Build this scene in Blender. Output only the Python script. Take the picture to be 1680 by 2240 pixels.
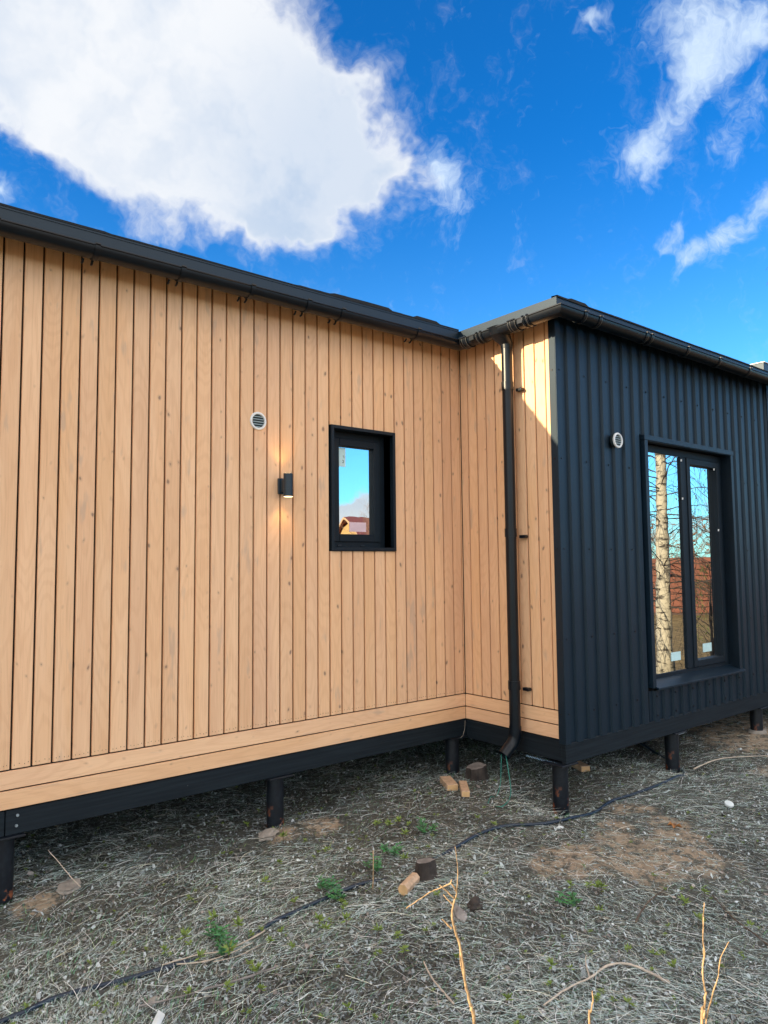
import bpy, bmesh, math, random
import numpy as np
from mathutils import Vector, Matrix, Euler

random.seed(7)
rng = np.random.default_rng(11)
SC = bpy.context.scene
COL = SC.collection
for o in list(bpy.data.objects):
    bpy.data.objects.remove(o)

# ------------------------------------------------------------------ camera
cam_d = bpy.data.cameras.new('camera')
cam = bpy.data.objects.new('camera', cam_d)
COL.objects.link(cam)
cr = Vector((0.78017, -0.62549, -0.00974))
cu = Vector((-0.03778, -0.06265, 0.99732))
cf = Vector((0.62443, 0.77771, 0.07251))
CAM = Vector((-4.590, -4.5919, 1.8681))
m = Matrix((cr, cu, -cf)).transposed().to_4x4()
m.translation = CAM
cam.matrix_world = m
cam_d.sensor_fit = 'HORIZONTAL'
cam_d.sensor_width = 36.0
cam_d.lens = 36.0 * 1569.9 / 1680.0
cam_d.clip_start = 0.05
cam_d.clip_end = 2000.0
SC.camera = cam

# ------------------------------------------------------------------ light, exposure
SUN_DIR = Vector((-1.0, 0.25, 0.311)).normalized()      # towards the sun
sun_el = math.asin(SUN_DIR.z)
sun_az = math.atan2(SUN_DIR.x, SUN_DIR.y)
sl = bpy.data.lights.new('sun', 'SUN')
sl.energy = 4.3
sl.angle = math.radians(0.55)
sl.color = (1.0, 0.80, 0.52)
so = bpy.data.objects.new('sun', sl)
COL.objects.link(so)
so.rotation_euler = SUN_DIR.to_track_quat('Z', 'Y').to_euler()
so.location = (-20, 8, 12)
SC.view_settings.view_transform = 'Standard'
SC.view_settings.look = 'None'
SC.view_settings.gamma = 1.0
SC.view_settings.exposure = 1.27
SC.view_settings.use_curve_mapping = False
SC.render.engine = 'CYCLES'

SKY_STRENGTH = 0.13
world = bpy.data.worlds.new('World')
SC.world = world
world.use_nodes = True


class NT:
    """tiny helper for node graphs"""
    def __init__(self, tree):
        self.t = tree
        self.n = tree.nodes
        self.l = tree.links

    def new(self, kind, **kw):
        nd = self.n.new(kind)
        for k, v in kw.items():
            setattr(nd, k, v)
        return nd

    def put(self, sock, v):
        if v is None:
            return
        if isinstance(v, bpy.types.NodeSocket):
            self.l.new(v, sock)
        elif isinstance(v, (tuple, list)) and sock.type == 'RGBA' and len(v) == 3:
            sock.default_value = (*v, 1.0)
        else:
            sock.default_value = v

    def math(self, op, a, b=None, c=None, clamp=False):
        nd = self.new('ShaderNodeMath', operation=op, use_clamp=clamp)
        self.put(nd.inputs[0], a)
        self.put(nd.inputs[1], b)
        self.put(nd.inputs[2], c)
        return nd.outputs[0]

    def vmath(self, op, a, b=None, scale=None, out=0):
        nd = self.new('ShaderNodeVectorMath', operation=op)
        self.put(nd.inputs[0], a)
        self.put(nd.inputs[1], b)
        if scale is not None:
            self.put(nd.inputs['Scale'], scale)
        return nd.outputs[out]

    def mix(self, fac, a, b, blend='MIX'):
        nd = self.new('ShaderNodeMix', data_type='RGBA', blend_type=blend)
        self.put(nd.inputs[0], fac)
        self.put(nd.inputs[6], a)
        self.put(nd.inputs[7], b)
        return nd.outputs[2]

    def ramp(self, v, lo, hi, smooth=True, a=0.0, b=1.0):
        nd = self.new('ShaderNodeMapRange', interpolation_type='SMOOTHSTEP' if smooth else 'LINEAR')
        self.put(nd.inputs[0], v)
        self.put(nd.inputs[1], lo)
        self.put(nd.inputs[2], hi)
        self.put(nd.inputs[3], a)
        self.put(nd.inputs[4], b)
        return nd.outputs[0]

    def noise(self, vec, scale, detail=3.0, rough=0.55, out=0, dist=0.0):
        nd = self.new('ShaderNodeTexNoise')
        self.put(nd.inputs['Vector'], vec)
        self.put(nd.inputs['Scale'], scale)
        self.put(nd.inputs['Detail'], detail)
        self.put(nd.inputs['Roughness'], rough)
        self.put(nd.inputs['Distortion'], dist)
        return nd.outputs[out]


MAIN = [(0.162, 0.802, 0.575, 0.070), (0.225, 0.792, 0.568, 0.095), (0.302, 0.749, 0.589, 0.113), (0.365, 0.722, 0.592, 0.085), (0.429, 0.712, 0.556, 0.066), (0.295, 0.798, 0.525, 0.087), (0.245, 0.82, 0.518, 0.044), (0.359, 0.786, 0.503, 0.091), (0.42, 0.772, 0.477, 0.078), (0.483, 0.723, 0.495, 0.083), (0.448, 0.775, 0.445, 0.045), (0.49, 0.745, 0.452, 0.04), (0.552, 0.672, 0.493, 0.039), (0.493, 0.693, 0.526, 0.054), (0.108, 0.835, 0.560, 0.045),
        (0.586, -0.806, 0.072, 0.030), (0.565, -0.818, 0.066, 0.030), (0.605, -0.79, 0.064, 0.028), (0.53, -0.84, 0.05, 0.05), (0.66, -0.75, 0.05, 0.04)]
WISP = [(0.592, 0.648, 0.478, 0.024), (0.628, 0.633, 0.452, 0.028), (0.600, 0.638, 0.490, 0.018), (0.583, 0.634, 0.512, 0.014), (0.725, 0.37, 0.581, 0.036), (0.754, 0.35, 0.556, 0.036), (0.758, 0.379, 0.531, 0.023), (0.763, 0.314, 0.565, 0.026), (0.756, 0.406, 0.513, 0.022), (0.755, 0.429, 0.496, 0.027), (0.756, 0.448, 0.477, 0.02), (0.758, 0.465, 0.457, 0.021), (0.796, 0.358, 0.488, 0.024), (0.798, 0.333, 0.502, 0.018), (0.796, 0.38, 0.471, 0.014), (0.805, 0.432, 0.407, 0.014), (0.801, 0.454, 0.391, 0.012), (0.822, 0.431, 0.371, 0.016), (0.831, 0.41, 0.375, 0.019), (0.841, 0.384, 0.382, 0.019), (0.846, 0.357, 0.396, 0.021), (0.843, 0.342, 0.416, 0.019), (0.672, 0.43, 0.603, 0.011), (0.662, 0.445, 0.600, 0.010), (0.165, 0.888, 0.428, 0.016), (0.142, 0.891, 0.43, 0.019), (0.599, 0.723, 0.344, 0.007)]


def build_world():
    w = NT(world.node_tree)
    w.n.clear()
    out = w.new('ShaderNodeOutputWorld')
    bg = w.new('ShaderNodeBackground')
    bg.inputs['Strength'].default_value = SKY_STRENGTH
    w.l.new(bg.outputs[0], out.inputs[0])
    sky = w.new('ShaderNodeTexSky', sky_type='NISHITA')
    sky.sun_disc = False
    sky.sun_elevation = sun_el
    sky.sun_rotation = sun_az
    sky.altitude = 100.0
    sky.air_density = 1.0
    sky.dust_density = 0.3
    sky.ozone_density = 1.0
    tc = w.new('ShaderNodeTexCoord')
    d = w.vmath('NORMALIZE', tc.outputs['Generated'])
    # the deep saturated blue of the day, all round
    s0 = w.new('ShaderNodeSeparateXYZ')
    w.l.new(d, s0.inputs[0])
    tint = w.mix(w.ramp(s0.outputs[2], 0.10, 0.55), (0.24, 0.62, 0.98), (0.030, 0.395, 0.84))
    sk = w.mix(1.0, sky.outputs[0], tint, 'MULTIPLY')
    warp = w.noise(d, 9.0, 4.0, 0.62, out=1)
    warp = w.vmath('SUBTRACT', warp, (0.5, 0.5, 0.5))
    d1 = w.vmath('ADD', d, w.vmath('SCALE', warp, scale=0.16))
    d2 = w.vmath('ADD', d, w.vmath('SCALE', warp, scale=0.10))

    def field(vec, blobs, wide):
        tot = None
        for x, y, z, r in blobs:
            q = w.vmath('DISTANCE', vec, (x, y, z), out=1)
            v = w.ramp(q, 0.0, r * wide, a=1.0, b=0.0)
            tot = v if tot is None else w.math('ADD', tot, v)
        return tot
    f1 = field(d1, MAIN, 1.7)
    f2 = field(d2, WISP, 1.9)
    fine = w.noise(d1, 15.0, 6.0, 0.64)
    diag = w.new('ShaderNodeMapping')
    diag.inputs['Rotation'].default_value = (0.3, -0.75, 0.2)
    diag.inputs['Scale'].default_value = (1.0, 1.0, 0.30)
    w.l.new(d1, diag.inputs[0])
    fine2 = w.noise(diag.outputs[0], 42.0, 4.0, 0.66)
    edge = w.math('ADD', f1, w.math('MULTIPLY', w.math('SUBTRACT', fine, 0.5), 1.35))
    m1 = w.ramp(edge, 0.05, 1.15)
    edge2 = w.math('ADD', f2, w.math('MULTIPLY', w.math('SUBTRACT', fine2, 0.5), 2.2))
    m2 = w.math('MULTIPLY', w.ramp(edge2, 0.15, 2.1), 0.85)
    # unseen clouds over the rest of the sky, added bright and warm to light the walls
    sep = w.new('ShaderNodeSeparateXYZ')
    w.l.new(d, sep.inputs[0])
    zz = w.math('ADD', w.math('MAXIMUM', sep.outputs[2], 0.0), 0.16)
    flat = w.vmath('DIVIDE', d, w.new_comb(zz) if hasattr(w, 'new_comb') else comb(w, zz))
    gen = w.noise(flat, 1.15, 4.0, 0.58)
    away = w.ramp(w.vmath('DOT_PRODUCT', d, (0.62, 0.66, 0.42), out=1), 0.74, 0.50)
    back = w.ramp(w.vmath('DISTANCE', d, (0.586, -0.806, 0.20), out=1), 0.16, 0.34)
    back2 = w.ramp(w.vmath('DISTANCE', d, (0.88, -0.45, 0.20), out=1), 0.2, 0.36)
    m3 = w.math('MULTIPLY', w.ramp(gen, 0.36, 0.54), w.math('MULTIPLY', away, w.math('MULTIPLY', back, back2)))
    m3 = w.math('MULTIPLY', m3, w.ramp(sep.outputs[2], -0.02, 0.05))
    # cloud shades
    thick = w.ramp(w.noise(d1, 8.0, 4.0, 0.5), 0.40, 0.70)
    lean = w.ramp(w.vmath('DISTANCE', d, (0.50, 0.72, 0.50), out=1), 0.22, 0.04)
    thick = w.math('MULTIPLY', w.math('ADD', w.math('MULTIPLY', thick, 0.42), w.math('MULTIPLY', lean, 0.50)), w.ramp(f1, 0.5, 1.4))
    cw = (3.05, 3.12, 3.22)
    cg = (1.55, 2.0, 2.65)
    ccol = w.mix(thick, cw, cg)
    sk = w.mix(m3, sk, (7.2, 6.6, 5.8))
    sk = w.mix(m2, sk, (2.6, 3.1, 3.6))
    sk = w.mix(w.math('MULTIPLY', m1, 0.97), sk, ccol)
    w.l.new(sk, bg.inputs['Color'])


def comb(w, v):
    c = w.new('ShaderNodeCombineXYZ')
    for i in range(3):
        w.l.new(v, c.inputs[i])
    return c.outputs[0]


build_world()
world.cycles.sampling_method = 'MANUAL'
world.cycles.sample_map_resolution = 512

# ------------------------------------------------------------------ materials
def mat(name):
    mt = bpy.data.materials.new(name)
    mt.use_nodes = True
    w = NT(mt.node_tree)
    b = mt.node_tree.nodes['Principled BSDF']
    return mt, w, b


def simple(name, col, rough=0.6, metal=0.0, var=0.12, scale=12.0, bump=0.0, bscale=60.0, spec=0.5, coat=0.0):
    mt, w, b = mat(name)
    tc = w.new('ShaderNodeTexCoord').outputs['Object']
    n = w.noise(tc, scale, 4.0, 0.6)
    dark = tuple(c * (1 - var) for c in col)
    lite = tuple(min(1, c * (1 + var)) for c in col)
    w.put(b.inputs['Base Color'], w.mix(w.ramp(n, 0.3, 0.7), dark, lite))
    b.inputs['Roughness'].default_value = rough
    b.inputs['Metallic'].default_value = metal
    b.inputs['Specular IOR Level'].default_value = spec
    b.inputs['Coat Weight'].default_value = coat
    if bump:
        bp = w.new('ShaderNodeBump')
        bp.inputs['Strength'].default_value = bump
        bp.inputs['Distance'].default_value = 0.002
        w.put(bp.inputs['Height'], w.noise(tc, bscale, 3.0, 0.6))
        w.put(b.inputs['Normal'], bp.outputs[0])
    return mt


def planks():
    """pine board with grain, knots and grey stain; the length runs along local Z"""
    mt, w, b = mat('stained pine')
    tc = w.new('ShaderNodeTexCoord').outputs['Object']
    oi = w.new('ShaderNodeObjectInfo')
    rnd = oi.outputs['Random']
    off = w.vmath('SCALE', (37.0, 11.0, 53.0), scale=rnd)
    p = w.vmath('ADD', tc, off)
    warp = w.vmath('SUBTRACT', w.noise(w.vmath('MULTIPLY', p, (5.0, 5.0, 1.3)), 1.0, 2.0, 0.5, out=1), (0.5, 0.5, 0.5))
    pw = w.vmath('ADD', p, w.vmath('MULTIPLY', warp, (0.05, 0.05, 0.25)))
    grain = w.noise(w.vmath('MULTIPLY', pw, (150.0, 150.0, 2.2)), 1.0, 4.0, 0.6)
    # cathedral figure: rings of a slanting trunk
    sp = w.new('ShaderNodeSeparateXYZ')
    w.l.new(pw, sp.inputs[0])
    xs = w.new('ShaderNodeSeparateXYZ')
    w.l.new(tc, xs.inputs[0])
    cx = w.math('ADD', xs.outputs[0], w.math('MULTIPLY', w.math('SUBTRACT', rnd, 0.5), 0.06))
    lowz = w.noise(w.vmath('MULTIPLY', p, (0.3, 0.3, 0.75)), 1.0, 1.0, 0.4)
    rr = w.math('ADD', w.math('MULTIPLY', w.math('MULTIPLY', cx, cx), 210.0), w.math('MULTIPLY', lowz, 15.0))
    rr = w.math('ADD', rr, w.math('MULTIPLY', w.noise(w.vmath('MULTIPLY', p, (14.0, 14.0, 2.5)), 1.0, 2.0, 0.5), 1.4))
    ring = w.math('SINE', w.math('MULTIPLY', rr, 9.0))
    ring = w.ramp(ring, -0.2, 1.0)
    # knots
    kv = w.vmath('MULTIPLY', pw, (14.0, 14.0, 9.0))
    vo = w.new('ShaderNodeTexVoronoi', feature='F1')
    w.put(vo.inputs['Vector'], kv)
    vo.inputs['Scale'].default_value = 1.0
    vo.inputs['Randomness'].default_value = 1.0
    kd = vo.outputs['Distance']
    ks = w.new('ShaderNodeSeparateColor')
    w.l.new(vo.outputs['Color'], ks.inputs[0])
    has = w.ramp(ks.outputs[0], 0.42, 0.46)
    size = w.ramp(ks.outputs[1], 0.0, 1.0, a=0.0, b=0.12)
    fz = w.noise(p, 180.0, 2.0, 0.6)
    kdn = w.math('ADD', kd, w.math('MULTIPLY', w.math('SUBTRACT', fz, 0.5), 0.09))
    knot = w.math('MULTIPLY', has, w.ramp(w.math('SUBTRACT', kdn, size), -0.02, 0.035, a=1.0, b=0.0))
    halo = w.math('MULTIPLY', has, w.ramp(w.math('SUBTRACT', kd, size), 0.0, 0.16, a=1.0, b=0.0))
    # fine pin specks
    v2 = w.new('ShaderNodeTexVoronoi', feature='F1')
    w.put(v2.inputs['Vector'], w.vmath('MULTIPLY', p, (38.0, 38.0, 16.0)))
    s2 = w.new('ShaderNodeSeparateColor')
    w.l.new(v2.outputs['Color'], s2.inputs[0])
    speck = w.math('MULTIPLY', w.ramp(s2.outputs[0], 0.88, 0.9), w.ramp(v2.outputs['Distance'], 0.06, 0.13, a=1.0, b=0.0))
    # grey weathered patches
    st = w.noise(w.vmath('MULTIPLY', p, (9.0, 9.0, 2.3)), 1.0, 3.0, 0.6)
    stain = w.ramp(st, 0.60, 0.72)
    base = w.mix(rnd, (0.92, 0.56, 0.305), (0.85, 0.535, 0.335))
    tone = w.noise(w.vmath('MULTIPLY', p, (6.0, 6.0, 0.8)), 1.0, 3.0, 0.5)
    base = w.mix(w.ramp(tone, 0.35, 0.7), base, (0.95, 0.615, 0.375))
    c = w.mix(w.math('MULTIPLY', ring, 0.13), base, (0.62, 0.31, 0.155))
    c = w.mix(w.math('MULTIPLY', w.ramp(grain, 0.45, 0.75), 0.26), c, (0.52, 0.27, 0.14))
    c = w.mix(w.math('MULTIPLY', stain, 0.42), c, (0.46, 0.36, 0.30))
    c = w.mix(w.math('MULTIPLY', halo, 0.42), c, (0.50, 0.30, 0.20))
    c = w.mix(w.math('MULTIPLY', knot, 0.68), c, (0.20, 0.13, 0.10))
    c = w.mix(w.math('MULTIPLY', speck, 0.7), c, (0.25, 0.14, 0.09))
    r2 = w.math('FRACT', w.math('MULTIPLY', rnd, 17.31))
    c = w.mix(1.0, c, w.mix(r2, (0.92, 0.92, 0.93), (1.0, 1.0, 1.0)), 'MULTIPLY')
    streak = w.noise(w.vmath('MULTIPLY', pw, (260.0, 260.0, 5.0)), 1.0, 3.0, 0.6)
    c = w.mix(w.math('MULTIPLY', w.ramp(streak, 0.5, 0.8), 0.14), c, (0.55, 0.34, 0.22))
    w.put(b.inputs['Base Color'], c)
    b.inputs['Roughness'].default_value = 0.62
    b.inputs['Specular IOR Level'].default_value = 0.3
    bp = w.new('ShaderNodeBump')
    bp.inputs['Strength'].default_value = 0.35
    bp.inputs['Distance'].default_value = 0.0012
    w.put(bp.inputs['Height'], w.math('ADD', grain, w.math('MULTIPLY', knot, -0.6)))
    w.put(b.inputs['Normal'], bp.outputs[0])
    return mt


def metal_sheet():
    """dark slate blue steel sheet with a fine sandy matt coat"""
    mt, w, b = mat('slate coated steel')
    tc = w.new('ShaderNodeTexCoord').outputs['Object']
    n = w.noise(tc, 3.0, 4.0, 0.6)
    g = w.noise(tc, 420.0, 2.0, 0.7)
    c = w.mix(w.ramp(n, 0.3, 0.7), (0.001, 0.009, 0.020), (0.002, 0.012, 0.025))
    c = w.mix(w.math('MULTIPLY', w.ramp(g, 0.4, 0.7), 0.5), c, (0.006, 0.018, 0.032))
    w.put(b.inputs['Base Color'], c)
    b.inputs['Roughness'].default_value = 0.45
    b.inputs['Specular IOR Level'].default_value = 0.52
    b.inputs['Specular Tint'].default_value = (0.74, 0.87, 1.0, 1.0)
    bp = w.new('ShaderNodeBump')
    bp.inputs['Strength'].default_value = 0.35
    bp.inputs['Distance'].default_value = 0.0006
    w.put(bp.inputs['Height'], g)
    w.put(b.inputs['Normal'], bp.outputs[0])
    return mt


def glass(name, tint, fac):
    mt, w, b = mat(name)
    w.n.remove(b)
    out = [n for n in w.n if n.type == 'OUTPUT_MATERIAL'][0]
    gl = w.new('ShaderNodeBsdfGlossy')
    gl.inputs['Roughness'].default_value = 0.0
    gl.inputs['Color'].default_value = (*tint, 1)
    tr = w.new('ShaderNodeBsdfTransparent')
    tr.inputs['Color'].default_value = (0.42, 0.50, 0.52, 1)
    tc = w.new('ShaderNodeTexCoord').outputs['Object']
    bp = w.new('ShaderNodeBump')
    bp.inputs['Strength'].default_value = 0.045
    bp.inputs['Distance'].default_value = 0.01
    w.put(bp.inputs['Height'], w.noise(tc, 4.5, 1.5, 0.5))
    w.put(gl.inputs['Normal'], bp.outputs[0])
    lw = w.new('ShaderNodeLayerWeight')
    lw.inputs['Blend'].default_value = 0.35
    f = w.math('ADD', fac, w.math('MULTIPLY', lw.outputs['Fresnel'], 1.0 - fac), clamp=True)
    mx = w.new('ShaderNodeMixShader')
    w.put(mx.inputs[0], f)
    w.l.new(tr.outputs[0], mx.inputs[1])
    w.l.new(gl.outputs[0], mx.inputs[2])
    w.l.new(mx.outputs[0], out.inputs[0])
    return mt


def tinted(name, rough=0.8, bump=0.0, spec=0.3, trans=0.0):
    """colour comes from the per-piece attribute: the natural colours of straw, leaves and sprouts"""
    mt, w, b = mat(name)
    at = w.new('ShaderNodeAttribute')
    at.attribute_name = 'tint'
    tc = w.new('ShaderNodeTexCoord').outputs['Object']
    n = w.noise(tc, 90.0, 2.0, 0.6)
    c = w.mix(w.ramp(n, 0.3, 0.75), at.outputs['Color'], (0.75, 0.75, 0.75), 'MULTIPLY')
    w.put(b.inputs['Base Color'], c)
    b.inputs['Roughness'].default_value = rough
    b.inputs['Specular IOR Level'].default_value = spec
    return mt


def soil():
    mt, w, b = mat('bare soil and sand')
    ge = w.new('ShaderNodeNewGeometry')
    p = ge.outputs['Position']
    n1 = w.noise(p, 2.2, 6.0, 0.62)
    n2 = w.noise(p, 38.0, 5.0, 0.7)
    n3 = w.noise(p, 210.0, 3.0, 0.7)
    c = w.mix(w.ramp(n1, 0.35, 0.65), (0.045, 0.049, 0.045), (0.10, 0.103, 0.094))
    c = w.mix(w.ramp(n2, 0.42, 0.62), c, (0.12, 0.12, 0.105))
    sand = None
    for x, y, r in SANDS:
        q = w.vmath('DISTANCE', w.vmath('MULTIPLY', p, (1, 1, 0)), (x, y, 0), out=1)
        q = w.math('ADD', q, w.math('MULTIPLY', w.math('SUBTRACT', w.noise(p, 6.0, 4.0, 0.65), 0.5), r * 1.6))
        v = w.ramp(q, r * 0.55, r * 1.0, a=1.0, b=0.0)
        sand = v if sand is None else w.math('MAXIMUM', sand, v)
    sc = w.mix(w.ramp(n2, 0.3, 0.7), (0.29, 0.225, 0.16), (0.43, 0.34, 0.25))
    c = w.mix(w.math('MULTIPLY', sand, w.ramp(w.noise(p, 11.0, 5.0, 0.75), 0.42, 0.54, a=0.1, b=0.95)), c, sc)
    # beyond the building site: last year's pale grass
    sp = w.new('ShaderNodeSeparateXYZ')
    w.l.new(p, sp.inputs[0])
    q = w.vmath('DISTANCE', w.vmath('MULTIPLY', p, (1, 1, 0)), (0.5, -0.5, 0), out=1)
    far = w.ramp(q, 4.5, 8.0)
    gr = w.mix(w.ramp(w.noise(p, 5.0, 6.0, 0.7), 0.35, 0.7), (0.10, 0.072, 0.034), (0.23, 0.165, 0.08))
    c = w.mix(far, c, gr)
    w.put(b.inputs['Base Color'], c)
    b.inputs['Roughness'].default_value = 0.95
    b.inputs['Specular IOR Level'].default_value = 0.15
    bp = w.new('ShaderNodeBump')
    bp.inputs['Strength'].default_value = 0.8
    bp.inputs['Distance'].default_value = 0.012
    w.put(bp.inputs['Height'], w.math('ADD', n2, w.math('MULTIPLY', n3, 0.4)))
    w.put(b.inputs['Normal'], bp.outputs[0])
    return mt


SANDS = [(-3.48, -0.12, 0.17), (-1.93, -0.10, 0.15), (-1.64, -0.16, 0.20), (-1.07, -1.32, 0.0),
         (-0.75, -1.72, 0.30), (-0.30, -1.72, 0.22), (-0.55, -2.02, 0.33), (-0.22, -2.12, 0.34),
         (0.05, -1.95, 0.26), (0.22, -1.75, 0.20), (-0.10, -1.55, 0.16), (0.35, -1.40, 0.20),
         (3.2, -1.0, 0.75), (3.6, -0.4, 0.9), (2.6, 0.1, 0.6), (2.3, -1.7, 0.35), (-0.95, -1.75, 0.25)]
SANDS = [s for s in SANDS if s[2] > 0]


def blackwood():
    mt, w, b = mat('black painted beam')
    tc = w.new('ShaderNodeTexCoord').outputs['Object']
    n = w.noise(w.vmath('MULTIPLY', tc, (2.0, 2.0, 60.0)), 1.0, 4.0, 0.6)
    c = w.mix(w.ramp(n, 0.35, 0.7), (0.004, 0.009, 0.015), (0.010, 0.018, 0.026))
    v = w.new('ShaderNodeTexVoronoi')
    w.put(v.inputs['Vector'], tc)
    v.inputs['Scale'].default_value = 7.0
    s = w.new('ShaderNodeSeparateColor')
    w.l.new(v.outputs['Color'], s.inputs[0])
    dots = w.math('MULTIPLY', w.ramp(s.outputs[0], 0.72, 0.74), w.ramp(v.outputs['Distance'], 0.02, 0.035, a=1.0, b=0.0))
    c = w.mix(w.math('MULTIPLY', dots, 0.6), c, (0.35, 0.38, 0.40))
    w.put(b.inputs['Base Color'], c)
    b.inputs['Roughness'].default_value = 0.6
    b.inputs['Specular IOR Level'].default_value = 0.28
    bp = w.new('ShaderNodeBump')
    bp.inputs['Strength'].default_value = 0.4
    bp.inputs['Distance'].default_value = 0.002
    w.put(bp.inputs['Height'], n)
    w.put(b.inputs['Normal'], bp.outputs[0])
    return mt


def pilemat():
    mt, w, b = mat('black pile with rust')
    tc = w.new('ShaderNodeTexCoord').outputs['Object']
    n = w.noise(tc, 14.0, 5.0, 0.6)
    sp = w.new('ShaderNodeSeparateXYZ')
    w.l.new(tc, sp.inputs[0])
    low = w.ramp(sp.outputs[2], 0.20, 0.02)
    rust = w.math('MULTIPLY', w.ramp(n, 0.56, 0.62), low)
    c = w.mix(w.ramp(w.noise(tc, 30.0), 0.4, 0.7), (0.003, 0.006, 0.012), (0.008, 0.013, 0.021))
    c = w.mix(rust, c, (0.24, 0.075, 0.03))
    w.put(b.inputs['Base Color'], c)
    w.put(b.inputs['Roughness'], w.math('ADD', 0.4, w.math('MULTIPLY', rust, 0.5)))
    return mt


def birchmat():
    mt, w, b = mat('birch bark')
    tc = w.new('ShaderNodeTexCoord').outputs['Object']
    n = w.noise(w.vmath('MULTIPLY', tc, (7.0, 7.0, 22.0)), 1.0, 5.0, 0.65)
    c = w.mix(w.ramp(n, 0.50, 0.62), (0.36, 0.33, 0.27), (0.045, 0.038, 0.032))
    w.put(b.inputs['Base Color'], c)
    b.inputs['Roughness'].default_value = 0.8
    return mt


def emission(name, col, strength):
    mt, w, b = mat(name)
    b.inputs['Base Color'].default_value = (0.8, 0.8, 0.8, 1)
    b.inputs['Emission Color'].default_value = (*col, 1)
    b.inputs['Emission Strength'].default_value = strength
    return mt


M = dict(
    pine=planks(), sheet=metal_sheet(), beam=blackwood(), pile=pilemat(), soil=soil(), birch=birchmat(),
    gutter=simple('gloss black gutter', (0.001, 0.005, 0.011), 0.36, spec=0.38, var=0.2, bump=0.1, bscale=8.0),
    ring=simple('bright gutter clip edge', (0.20, 0.21, 0.22), 0.35, metal=0.8),
    felt=simple('roofing felt', (0.012, 0.015, 0.02), 0.9, bump=0.5),
    backing=simple('dark wall backing', (0.010, 0.010, 0.011), 0.95),
    frame=simple('graphite window frame', (0.002, 0.009, 0.018), 0.55, spec=0.3, bump=0.2, bscale=300.0),
    trim=simple('graphite window trim', (0.002, 0.009, 0.018), 0.5, spec=0.3, bump=0.3, bscale=400.0),
    white=simple('white plastic', (0.80, 0.82, 0.84), 0.4, var=0.03),
    slat=simple('grey vent slat', (0.32, 0.40, 0.43), 0.4),
    duct=simple('dark duct', (0.02, 0.035, 0.042), 0.7),
    screw=simple('dark screw head', (0.006, 0.010, 0.018), 0.4),
    lampm=simple('dark blue wall lamp', (0.008, 0.024, 0.042), 0.38, bump=0.15, bscale=500.0),
    sticker=simple('pale blue sticker film', (0.60, 0.86, 0.90), 0.5, var=0.06),
    sticker_pink=simple('pinkish protective sticker', (0.80, 0.60, 0.68), 0.5, var=0.06),
    glass1=glass('window glass', (0.93, 0.98, 1.0), 0.74),
    room=simple('dark room inside', (0.03, 0.03, 0.03), 0.9),
    hose=simple('black water hose', (0.008, 0.022, 0.045), 0.35, bump=0.1),
    cut=simple('fresh cut timber', (0.52, 0.36, 0.24), 0.75, bump=0.4, bscale=90.0, var=0.2, scale=30.0),
    endgrain=simple('end grain', (0.62, 0.40, 0.20), 0.8, var=0.15),
    bark=simple('dark bark', (0.045, 0.036, 0.032), 0.9, bump=1.0, bscale=40.0, var=0.4),
    ash=simple('grey old wood', (0.24, 0.22, 0.21), 0.9, bump=0.8, bscale=60.0, var=0.35),
    twig=simple('golden dry twig', (0.36, 0.245, 0.135), 0.85, var=0.5, scale=60.0, bump=0.5, bscale=140.0),
    stalk=simple('pale dry stalk', (0.52, 0.44, 0.36), 0.8, var=0.2, scale=20.0),
    dark_twig=simple('dark twig', (0.10, 0.07, 0.05), 0.9, var=0.2),
    paper=simple('white scrap', (0.66, 0.72, 0.74), 0.7, var=0.1),
    stone=simple('grey stone', (0.30, 0.28, 0.25), 0.9, var=0.3, bump=0.7, bscale=50.0),
    orange_leaf=simple('orange dead leaf', (0.36, 0.16, 0.05), 0.8, var=0.3),
    wire=simple('green cord', (0.02, 0.22, 0.18), 0.5),
    straw=tinted('straw', 0.7), litter=tinted('leaf litter', 0.85), green=tinted('fresh green leaves', 0.55, spec=0.4),
    fence=simple('red brown fence paint', (0.13, 0.036, 0.018), 0.7, var=0.2, bump=0.4, bscale=30.0),
    post=simple('dark fence post', (0.06, 0.035, 0.028), 0.8),
    plaster=simple('ochre gable cladding', (0.42, 0.27, 0.12), 0.8),
    redroof=simple('red metal roof', (0.15, 0.02, 0.02), 0.5),
    barge=simple('tan barge board', (0.40, 0.26, 0.16), 0.7),
    bush=simple('bare brown branches', (0.22, 0.13, 0.085), 0.9, var=0.3),
    needles=simple('pine needles', (0.10, 0.14, 0.035), 0.8, var=0.3),
    label=simple('white label print', (0.7, 0.72, 0.74), 0.5, var=0.02),
    film=simple('pale blue torn film', (0.30, 0.50, 0.70), 0.35, var=0.2),
    galv=simple('galvanised bracket', (0.35, 0.42, 0.48), 0.4, metal=0.6, var=0.3),
    concrete=simple('spilled concrete', (0.30, 0.27, 0.24), 0.95, var=0.2, bump=1.0, bscale=50.0),
)

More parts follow.
